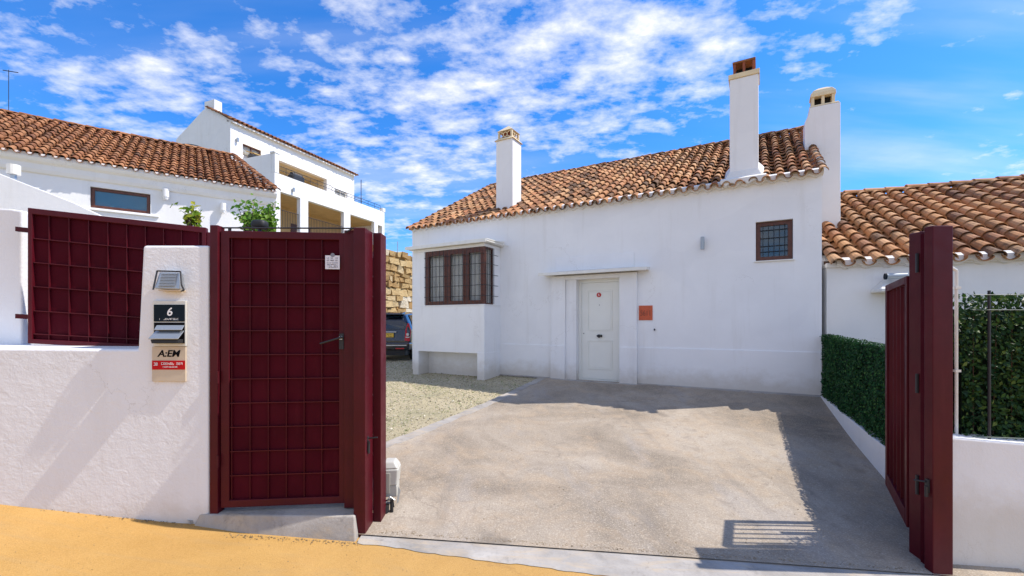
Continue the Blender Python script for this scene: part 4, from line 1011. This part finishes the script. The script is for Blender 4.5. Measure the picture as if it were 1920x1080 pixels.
# ------------------------------------------------------------------ front boundary on the left
bw = thing('boundary_wall', 'rough white plaster street wall with a taller pillar beside the dark red pedestrian gate', 'wall', (-3.6, 3.45, front(-3.6)+ZC))
obj('wall', MB().prism_az(BW, [(-6.0, -2.2), (-2.268, -2.2), (-2.268, .583), (-2.763, .583), (-2.803, -.195), (-6.0, -.165)], 3.29, 3.76), M['wall_rough'], bw, bevel=.018, seg=3)
mb = MB().prism_az(WF, [(-7.2, -.5), (-3.85, -.5), (-3.85, .885), (-3.95, .90), (-7.2, .99)], 3.45, 3.70)
obj('raised_wall', mb, M['wall_rough'], bw, bevel=.015, seg=3)

def mesh_panel(F, a0, a1, z0, z1, b, cols, rows, border, par, front_b=-.02, name_sheet='sheet'):
    """frame, sheet backing and welded flat-bar grid; b = sheet face, bars stand toward the viewer"""
    fr = MB().wall(F, (a0, a1), (z0, z1), b+front_b-.008, b+.02, [(a0+border[0], a1-border[1], z0+border[3], z1-border[2])])
    fo = obj('frame', fr, M['maroon'], par, bevel=.004)
    sh = obj('sheet_panel', bx(F, a0+border[0]*.5, a1-border[1]*.5, b, b+.006, z0+border[3]*.5, z1-border[2]*.5), M['maroon_sheet'], par)
    g = MB()
    for a in cols: g.box(F, a-.0025, a+.0025, b+front_b+.003, b-.0005, z0+border[3]+.0005, z1-border[2]-.0005)
    for z in rows: g.box(F, a0+border[0]+.0005, a1-border[1]-.0005, b+front_b, b-.001, z-.0035, z+.0035)
    obj('bar_grid', g, M['maroon'], par)
    return fo
# fixed panel over the low wall
FP = Fr(-3.715, 3.39, math.atan2(.31, 1.14), 1, -.071)
fpn = thing('metal_fence', 'wide dark red metal grid panel mounted above the low white wall', 'fence panel', FP(.58, 0, -.17))
mesh_panel(FP, 0, 1.19, -.155, .885, .0, [.125+i*.1262 for i in range(9)], [.655, .47, .285, .098, -.08], (.028, .03, .045, .035), fpn)
osplit('bracket', MB().box(FP, -.10, -.002, .01, .04, .70, .735).box(FP, -.10, -.002, .01, .04, .03, .065), M['maroon'], fpn)
osplit('rear_frame', MB().box(FP, 1.192, 1.25, -.02, .06, -.155, .85).box(FP, 1.252, 1.30, .02, .05, -.155, .80), M['maroon'], fpn, bevel=.004)

# pedestrian gate
pg = thing('pedestrian_gate', 'dark red metal grid door gate standing slightly open between steel posts', 'gate', (-1.74, 3.34, -1.4+ZC))
PG = Fr(-2.195, 3.305, math.atan2(.09, .912)); gw = .916
mesh_panel(PG, 0, gw, -1.392, .698, .03, [.075+.1315*i for i in range(7) if .075+.1315*i < gw-.08], [.492-.183*i for i in range(10)], (.062, .052, .055, .055), pg, front_b=-.018)
mb = MB().box(PG, gw-.045, gw-.012, -.02, -.0085, -.20, -.08)
mb.tube(PG(gw-.028, -.015, -.11), PG(gw-.028, -.055, -.11), .010, 8); mb.tube(PG(gw-.028, -.05, -.11), PG(gw-.175, -.055, -.155), .008, 8)
obj('handle', mb, M['iron'], pg)
obj('latch', MB().box(PG, gw-.04, gw-.018, -.035, -.021, -.125, -.10), M['chrome'], pg)
obj('gate_post', MB().box(WF, -2.262, -2.202, 3.288, 3.37, -1.45, .735), M['maroon'], pg, bevel=.004)
obj('gate_post', MB().box(WF, -1.290, -1.188, 3.375, 3.44, -1.42, .715), M['maroon'], pg, bevel=.004)
obj('top_bar', MB().tube(WF(-2.20, 3.34, .725), WF(-1.19, 3.36, .725), .006, 6).tube(WF(-1.22, 3.35, .72), WF(-1.27, 3.35, .69), .006, 6).box(WF, -2.155, -2.135, 3.335, 3.345, .698, .72), M['iron'], pg)
osplit('hinge', MB().tube(WF(-2.198, 3.285, -.45), WF(-2.198, 3.285, -.36), .008, 8).tube(WF(-2.198, 3.285, -1.08), WF(-2.198, 3.285, -.99), .008, 8), M['maroon'], pg)
# notice on the gate
nt = obj('notice', bx(PG, gw-.150, gw-.043, -.012, -.0085, .415, .520), M['paper']); tag(nt, 'small square white notice fixed at the upper right of the dark red pedestrian gate', 'notice'); nt['_loc'] = (0, 0, 0)
mb = MB()
for i, (z0, n_) in enumerate(((.495, 9), (.477, 11), (.460, 10), (.447, 12), (.436, 13), (.426, 12))): squiggle(mb, PG, gw-.138, gw-.055, z0, z0+.007 if i > 1 else z0+.010, -.0125, n_, seed=i+20)
mb.tube(PG(gw-.095, -.014, .523), PG(gw-.095, -.008, .523), .016, 12)
obj('print', mb, M['grey_ink'], nt)
# rounded dark cap seen above the gate
cp = MB(); Vc = Vector(WF(-1.985, 3.46, .775)); nu, nv = 20, 12
for i in range(nu):
    for j in range(nv+1):
        u = 2*math.pi*i/nu; v = math.pi*j/nv
        sg = lambda x, e: math.copysign(abs(x)**e, x)
        cp.v.append((Vc.x+.056*sg(math.sin(v), .6)*sg(math.cos(u), .6), Vc.y+.05*sg(math.sin(v), .6)*sg(math.sin(u), .6), Vc.z+.036*sg(math.cos(v), .6)))
cp.f = [(i*(nv+1)+j, ((i+1) % nu)*(nv+1)+j, ((i+1) % nu)*(nv+1)+j+1, i*(nv+1)+j+1) for i in range(nu) for j in range(nv)]
gl = thing('gate_lamp', 'small rounded black cap standing just above the top bar of the pedestrian gate', 'lamp', (-1.985, 3.46, .7+ZC))
obj('cap', cp, M['rubber'], gl, smooth=True, weld=True); obj('stem', MB().tube(WF(-1.985, 3.46, -.1), WF(-1.985, 3.46, .76), .012, 8), M['iron'], gl)

# main gate, left post and folded-back leaf
lg = thing('driveway_gate', 'left leaf of the dark red driveway gate, folded behind its post', 'gate', (-1.14, 3.4, -1.59+ZC))
obj('gate_post', MB().box(WF, -1.186, -1.098, 3.288, 3.467, -1.66, .715), M['maroon'], lg, bevel=.004)
LGF = Fr(-1.045, 3.30, math.atan2(.14, .065))
LF = Fr(-1.05, 3.63, math.atan2(.93, -.40))
obj('stile', MB().box(WF, -1.100, -1.037, 3.475, 3.62, -1.66, .715), M['maroon'], lg, bevel=.004)
fo = MB().wall(LF, (0, 1.95), (-1.42, .66), 0, .05, [(.06, 1.89, -1.36, .60)]); obj('leaf_frame', fo, M['maroon'], lg, bevel=.004)
obj('sheet_panel', bx(LF, .05, 1.9, .02, .03, -1.38, .62), M['maroon_sheet'], lg)
g = MB()
for i in range(1, 14): g.box(LF, .06+i*.131-.003, .06+i*.131+.003, .031, .055, -1.36, .60)
for i in range(1, 11): g.box(LF, .06, 1.89, .031, .058, -1.36+i*.178-.004, -1.36+i*.178+.004)
obj('bar_grid', g, M['maroon'], lg)
mb = MB().box(WF, -1.106, -1.096, 3.33, 3.36, -.97, -.86).tube(WF(-1.09, 3.345, -.875), WF(-1.02, 3.33, -.865), .006, 8).tube(WF(-1.092, 3.345, -.90), WF(-1.092, 3.345, -.99), .011, 8)
obj('latch', mb, M['iron'], lg)
# gate opener
op = thing('gate_opener', 'white plastic swing gate motor with black arm standing behind the left gate post', 'gate motor', (-.93, 3.6, -1.5+ZC))
OF = Fr(-1.075, 3.66, R(6))
mb = MB().hexa([OF(.0, 0, -1.36), OF(.115, 0, -1.36), OF(.115, .17, -1.36), OF(0, .17, -1.36), OF(.0, 0, -1.22), OF(.125, 0, -1.22), OF(.125, .17, -1.22), OF(0, .17, -1.22)])
mb.hexa([OF(.0, 0.001, -1.22), OF(.124, 0.001, -1.22), OF(.124, .169, -1.22), OF(0, .169, -1.22), OF(0, .03, -1.165), OF(.09, .03, -1.165), OF(.09, .15, -1.165), OF(0, .15, -1.165)])
obj('housing', mb, M['opener'], op, bevel=.014, seg=3)
obj('skirt', MB().box(OF, .008, .112, .010, .16, -1.455, -1.362), M['opener'], op, bevel=.006)
obj('cover_recess', MB().box(OF, .005, .058, -.006, -.0005, -1.42, -1.25), simple('grey_beige_plastic', (.45, .43, .36), .5), op, bevel=.004)
mb = MB().tube(OF(.02, -.03, -1.56), OF(.02, -.03, -1.50), .035, 12).tube(OF(.075, -.02, -1.60), OF(.075, -.02, -1.455), .014, 10).path([OF(.0, -.03, -1.47), OF(.05, -.05, -1.455), OF(.085, -.03, -1.46), OF(.09, -.01, -1.53)], .006)
mb.box(OF, .03, .105, -.01, .03, -1.62, -1.575)
obj('arm', mb, M['rubber'], op)
mb = MB(); mb.v = [OF(.115, -.02, -1.50), OF(.128, -.02, -1.36), OF(.143, -.0, -1.40), OF(.125, -.0, -1.50), OF(.115, -.012, -1.50), OF(.128, -.012, -1.36), OF(.143, .008, -1.40), OF(.125, .008, -1.50)]
mb.f = [(0, 1, 2, 3), (7, 6, 5, 4), (0, 4, 5, 1), (1, 5, 6, 2), (2, 6, 7, 3), (3, 7, 4, 0)]; mb.path([OF(-.03, -.01, -1.45), OF(.03, -.04, -1.48), OF(.06, -.02, -1.44), OF(.10, -.02, -1.47)], .005)
obj('release_lever', mb, M['gal'], op)
mb = MB().path([OF(-.06, -.12, -1.585), OF(-.02, -.17, -1.597), OF(.05, -.18, -1.60), OF(.09, -.14, -1.60)], .004)
obj('cable', mb, M['rubber'], op)
# pedestrian step
stp = MB(); stp.hexa([WF(-2.40, 3.205, -1.62), WF(-1.13, 3.185, -1.70), WF(-1.19, 4.3, -1.70), WF(-2.27, 4.3, -1.62), WF(-2.33, 3.275, -1.425), WF(-1.17, 3.265, -1.432), WF(-1.20, 4.3, -1.41), WF(-2.27, 4.3, -1.41)])
tag(obj('gate_step', stp, M['slab'], bevel=.012, seg=3), 'grey concrete step under the dark red pedestrian gate', 'step')

# intercom lamp and letterbox on the pillar
it = thing('wall_lamp', 'small louvred steel bulkhead lamp on the white gate pillar above the letterbox', 'lamp', (-2.53, 3.25, .24+ZC))
mb = MB().hexa([BW(-2.628, 3.205, .253), BW(-2.442, 3.205, .247), BW(-2.442, 3.288, .247), BW(-2.628, 3.288, .253), BW(-2.612, 3.245, .378), BW(-2.458, 3.245, .374), BW(-2.458, 3.288, .374), BW(-2.612, 3.288, .378)])
obj('housing', mb, M['gal'], it, bevel=.008)
mb = MB()
for i in range(9):
    q = .015+i*.0115; y = 3.205+q/.125*.04-.004; mb.box(BW, -2.60+q*.05, -2.475, y-.005, y+.003, .255+q, .259+q)
obj('louvre', mb, M['silver'], it)
mb = MB().path([BW(-2.635, 3.21, .245), BW(-2.622, 3.235, .385), BW(-2.45, 3.235, .380), BW(-2.425, 3.205, .28), BW(-2.41, 3.21, .24), BW(-2.435, 3.215, .235)], .0055, 8)
obj('guard', mb, M['iron'], it)
obj('base_shelf', MB().box(BW, -2.60, -2.44, 3.215, 3.288, .238, .246), M['lightbeige'], it)
lbx = thing('letterbox', 'wall letterbox plate on the white gate pillar with a black panel numbered 6', 'letterbox', (-2.55, 3.27, -.17+ZC))
obj('plate', MB().box(BW, -2.672, -2.428, 3.262, 3.289, -.172, .167), M['letterbox'], lbx, bevel=.004)
np_ = obj('number_panel', MB().box(BW, -2.662, -2.432, 3.257, 3.2618, .012, .138), M['navy'], lbx, bevel=.002)
text('number', '6', BW, -2.545, .082, 3.2565, .085, M['white_ink'], np_, shear=.15, bold=.001)
obj('name_line', squiggle(MB(), BW, -2.618, -2.475, .024, .037, 3.2565, 10, seed=5), M['white_ink'], np_)
obj('recess', MB().box(BW, -2.660, -2.434, 3.2575, 3.2618, -.150, .005), M['black_ink'], lbx)
mb = MB(); mb.hexa([BW(-2.668, 3.205, -.118), BW(-2.45, 3.205, -.118), BW(-2.437, 3.257, -.062), BW(-2.645, 3.257, -.062), BW(-2.668, 3.203, -.112), BW(-2.45, 3.203, -.112), BW(-2.437, 3.257, -.054), BW(-2.645, 3.257, -.054)])
mb.hexa([BW(-2.645, 3.235, -.052), BW(-2.44, 3.235, -.052), BW(-2.434, 3.257, -.020), BW(-2.64, 3.257, -.020), BW(-2.645, 3.233, -.048), BW(-2.44, 3.233, -.048), BW(-2.434, 3.257, -.014), BW(-2.64, 3.257, -.014)])
obj('flap', mb, M['gal'], lbx, bevel=.002)
obj('hood', MB().hexa([BW(-2.650, 3.212, -.148), BW(-2.45, 3.212, -.148), BW(-2.44, 3.257, -.150), BW(-2.655, 3.257, -.150), BW(-2.66, 3.215, -.119), BW(-2.45, 3.215, -.119), BW(-2.44, 3.257, -.119), BW(-2.66, 3.257, -.119)]), M['rubber'], lbx, bevel=.004)
al_ = thing('alarm_sign', 'beige company sign with black lettering and a red band below the letterbox', 'sign', (-2.56, 3.28, -.43+ZC))
obj('plate', MB().box(BW, -2.684, -2.434, 3.272, 3.289, -.434, -.1745), M['lightbeige'], al_, bevel=.002)
rb_ = obj('red_band', MB().box(BW, -2.682, -2.436, 3.269, 3.2718, -.345, -.278), M['red_sign'], al_)
text('lettering', 'A:EM', BW, -2.56, -.228, 3.271, .068, M['black_ink'], al_, shear=.2, sx=1.1, bold=.0016)
mb = squiggle(MB(), BW, -2.668, -2.622, -.315, -.293, 3.2685, 3, seed=8); squiggle(mb, BW, -2.612, -2.452, -.309, -.292, 3.2685, 10, seed=9); squiggle(mb, BW, -2.60, -2.49, -.330, -.320, 3.2685, 10, seed=10)
obj('small_lettering', mb, M['white_ink'], rb_)

# ------------------------------------------------------------------ right side gate
rg = thing('driveway_gate', 'right leaf of the dark red driveway gate with its thick post', 'gate', (3.3, 3.45, front(3.2)+ZC))
obj('gate_post', MB().box(WF, 3.15, 3.302, 3.288, 3.36, -2.1, .731), M['maroon'], rg, bevel=.006)
obj('post_rear', MB().box(WF, 3.185, 3.295, 3.362, 3.43, -2.1, .70), M['maroon_sheet'], rg, bevel=.006)
obj('hinge_post', MB().box(WF, 3.205, 3.30, 3.431, 3.55, -2.1, .72), M['maroon'], rg, bevel=.006)
RLF = Fr(3.255, 3.555, math.atan2(.40, .165))
rl = .433
zt = lambda a: .385-.045*a/rl
zb = lambda a: -1.66+.205*a/rl
def bar(m, a0, a1, b0, b1, f0, f1):      # f0(a), f1(a): lower and upper edge heights
    m.hexa([RLF(a0, b0, f0(a0)), RLF(a1, b0, f0(a1)), RLF(a1, b1, f0(a1)), RLF(a0, b1, f0(a0)), RLF(a0, b0, f1(a0)), RLF(a1, b0, f1(a1)), RLF(a1, b1, f1(a1)), RLF(a0, b1, f1(a0))]); return m
m = MB(); bar(m, 0, .035, 0, .05, zb, zt); bar(m, rl-.035, rl, 0, .05, zb, zt)
bar(m, .0352, rl-.0352, 0, .05, lambda a: zt(a)-.06, zt); bar(m, .0352, rl-.0352, 0, .05, zb, lambda a: zb(a)+.12)
obj('leaf_frame', m, M['maroon'], rg, bevel=.003)
g = MB()
for i in range(1, 6): bar(g, i*.072-.0025, i*.072+.0025, .008, .040, lambda a: zb(a)+.121, lambda a: zt(a)-.061)
obj('bar_grid', g, M['maroon'], rg)
mb = MB().tube(WF(3.20, 3.47, .40), WF(3.20, 3.47, .55), .012, 8).tube(WF(3.20, 3.47, -.55), WF(3.20, 3.47, -.40), .012, 8).tube(WF(3.20, 3.47, -1.35), WF(3.20, 3.47, -1.2), .012, 8)
osplit('hinge', mb, M['iron'], rg)
mb = MB().box(WF, 3.135, 3.149, 3.31, 3.34, -1.28, -1.18).tube(WF(3.13, 3.33, -1.20), WF(3.09, 3.38, -1.205), .007, 8).tube(WF(3.13, 3.32, -1.23), WF(3.13, 3.32, -1.31), .011, 8)
obj('latch', mb, M['iron'], rg)

# low wall on the right with fence, hedge and white pipe
F2 = Fr(3.36, 3.42, 0, 1, -.085)
rw = obj('street_wall', MB().box(F2, .0, 5.5, 0, .28, -2.6, -.885), M['wall_rough'], bevel=.015, seg=3)
tag(rw, 'low rough white street wall at the right edge below the wire fence', 'wall')
pp = thing('white_pipe', 'thin white pipe rising beside the right gate post', 'pipe', WF(3.6, 3.58, -.9))
obj('pipe', MB().path([WF(3.64, 3.60, -.92), WF(3.64, 3.60, .43), WF(3.60, 3.60, .455), WF(3.52, 3.60, .455)], .012, 10), M['white_metal'], pp)
osplit('pipe_clip', MB().box(WF, 3.62, 3.665, 3.585, 3.615, .28, .30).box(WF, 3.62, 3.665, 3.585, 3.615, -.4, -.38), M['white_metal'], pp)
obj('backing_strip', MB().box(WF, 3.56, 3.60, 3.605, 3.64, -.95, .43), M['wall_plain'], pp)
wf = thing('wire_fence', 'dark green wire fence with thin posts on top of the right street wall', 'fence', WF(4.5, 3.5, -.92))
mb = MB().tube(WF(3.80, 3.50, -.95), WF(3.80, 3.50, .26), .010, 8).tube(WF(5.8, 3.50, -1.1), WF(5.8, 3.50, .26), .012, 8)
osplit('post', mb, M['iron'], wf)
osplit('wire', MB().tube(WF(3.66, 3.49, .105), WF(8.5, 3.49, .105), .0035, 6).tube(WF(3.66, 3.49, .225), WF(8.5, 3.49, .225), .0035, 6).tube(WF(3.66, 3.49, -.90), WF(8.5, 3.49, -1.1), .005, 6), M['green_wire'], wf)

def leaves(n, sampler, size, mat_, aspect=.55, fold=.3, mb=None):
    mb = mb or MB()
    for _ in range(n):
        p, nrm = sampler()
        s = size*random.uniform(.6, 1.3)
        d = Vector((random.gauss(0, 1), random.gauss(0, 1), random.gauss(0, 1)))
        d = (d-d.dot(nrm)*nrm*.6).normalized(); sd = d.cross(nrm)
        if sd.length < .05: continue
        sd.normalize(); up = sd.cross(d)
        p = Vector(p); w = s*aspect*.5
        vs = [p-d*s*.5, p+sd*w+up*w*fold, p+d*s*.5, p-sd*w+up*w*fold]
        mb.add(vs, [(0, 1, 2), (0, 2, 3)])
    return mb
# artificial hedge beside the drive
K0 = Vector((5.12, 7.30)); K1 = Vector((3.98, 4.60)); dk = (K1-K0).normalized(); nk = Vector((dk.y, -dk.x))
if nk.x > 0: nk = -nk          # points to the drive
Lk = (K1-K0).length+1.05
def ktop(s): return -1.20-.055*s*(1.0)
def htop(s): return -.195-.028*s
kb = MB(); n = 40
for i in range(n+1):
    s = Lk*i/n; p = K0+dk*s; q = p-nk*.16; e = wob(s)*.3
    kb.v += [(p.x+nk.x*.0, p.y+nk.y*.0, -2.1+ZC), (p.x, p.y, ktop(s)+e+ZC), (q.x, q.y, ktop(s)+e+ZC), (q.x, q.y, -2.1+ZC)]
kb.f = [(4*i+j, 4*i+4+j, 4*i+4+j+1, 4*i+j+1) for i in range(n) for j in range(3)]+[(0, 1, 2, 3), (4*n, 4*n+3, 4*n+2, 4*n+1)]
tag(obj('kerb_wall', kb, M['mortar'], bevel=.008), 'low white kerb wall along the foot of the green hedge', 'kerb')
hd = thing('hedge', 'dense dark green artificial leaf hedge along the right side of the drive', 'hedge', (4.5, 5.9, -1.2+ZC))
cb = MB(); n = 30
for i in range(n+1):
    s = Lk*i/n; p = K0+dk*s-nk*.055; q = K0+dk*s-nk*.11
    for (r_, z_) in ((p, ktop(s)+.02), (p, htop(s)-.03), (q, htop(s)-.03), (q, ktop(s)+.02)): cb.v.append((r_.x, r_.y, z_+ZC))
cb.f = [(4*i+j, 4*i+4+j, 4*i+4+j+1, 4*i+j+1) for i in range(n) for j in range(3)]
obj('backing', cb, M['hedge_core'], hd)
N3 = Vector((nk.x, nk.y, 0))
def samp():
    s = Lk*random.random(); z0, z1 = ktop(s)+.005, htop(s); u = random.random()
    if u < .08: # top edge
        p = K0+dk*s-nk*random.uniform(.02, .15); return (p.x, p.y, z1+random.uniform(-.02, .022)+ZC), Vector((0, 0, 1))
    z = random.uniform(z0, z1); tuft = .03*math.sin(s*9+z*7)*math.sin(z*11+s*3)
    p = K0+dk*s-nk*(.05+random.uniform(-.045, .01)-tuft*.6)
    return (p.x, p.y, z+ZC), (N3+Vector((random.gauss(0, .35), random.gauss(0, .35), .35+random.gauss(0, .3)))).normalized()
obj('foliage', leaves(24000, samp, .034, None, .6), M['leaf_hedge'], hd, recalc=False)
# hedge behind the wire fence
h2 = thing('hedge', 'loose dark green leafy hedge behind the wire fence at the right edge', 'hedge', WF(4.6, 3.7, -.95))
def samp2():
    x = 3.66+random.random()**.8*4.2; z = random.uniform(-.92-.085*(x-3.4), .235)
    if math.sin(x*23+z*9)*math.sin(z*27-x*11) > .78 and random.random() < .7: z = min(.235, z+.05)
    z += random.gauss(0, .008)
    y = 3.56+random.random()*.22
    return (x, y, z+ZC), Vector((random.gauss(0, .5), -1, .4+random.gauss(0, .4))).normalized()
obj('backing', MB().hexa([WF(3.64, 3.80, -1.3), WF(8, 3.80, -1.6), WF(8, 3.83, -1.6), WF(3.64, 3.83, -1.3), WF(3.64, 3.80, .12), WF(8, 3.80, .12), WF(8, 3.83, .12), WF(3.64, 3.83, .12)]), M['hedge_core'], h2)
obj('foliage', leaves(34000, samp2, .045, None, .6), M['leaf_privet'], h2, recalc=False)
mb = MB()
for i in range(26):
    x = 3.7+i*.16; mb.tube(WF(x, 3.68, -1.2), WF(x+random.gauss(0, .03), 3.67, .12), .007, 5, .003)
obj('stem', mb, M['bark'], h2)

# shrubs behind the gate
def shrub(name, label, c, w, h, n, size, mat, twigs, dens=1.0, group=None):
    t_ = thing(name, label, 'shrub', (c[0], c[1], c[2]-h))
    base = Vector((c[0], c[1], c[2]-h*1.2)); st = MB(); tips = []
    for i in range(twigs):
        a = random.random()*6.28; rr = random.random()**.6*w; tip = Vector((c[0]+rr*math.cos(a), c[1]+rr*math.sin(a)*.7, c[2]+h*random.uniform(-.6, 1)*(1-.45*rr/w)))
        mid = base.lerp(tip, .5)+Vector((random.gauss(0, .05), random.gauss(0, .05), .05))
        st.tube(base, mid, .012, 5, .007); st.tube(mid, tip, .007, 5, .002)
        for k in range(6): tips.append(mid.lerp(tip, .25+.75*k/5))
    obj('trunk', st, M['bark'], t_)
    def sm():
        p = random.choice(tips)+Vector((random.gauss(0, .06*w/.4), random.gauss(0, .05), random.gauss(0, .05)))
        return tuple(p), Vector((random.gauss(0, .6), -.6+random.gauss(0, .5), .8)).normalized()
    obj('crown', leaves(n, sm, size, None, .75), M[mat], t_, recalc=False)
    return t_
shrub('shrub', 'bright green leafy shrub behind the pedestrian gate', (-3.42, 5.9, 1.40+ZC), .28, .33, 650, .07, 'leaf_bright', 26)
shrub('shrub', 'small yellow green plant above the dark red grid panel', (-3.55, 4.85, 1.17+ZC), .10, .14, 90, .075, 'leaf_yellow', 7)
# white planter wall behind the gate
pw = obj('planter_wall', MB().box(Fr(-5.6, 4.9, R(10)), 0, 3.6, 0, .2, -1.5, 1.02), M['wall_plain'], bevel=.01)
tag(pw, 'plain white garden wall just behind the red grid panel and the pedestrian gate', 'wall')

# ------------------------------------------------------------------ tidy helper property
for o in bpy.data.objects:
    if '_loc' in o: del o['_loc']
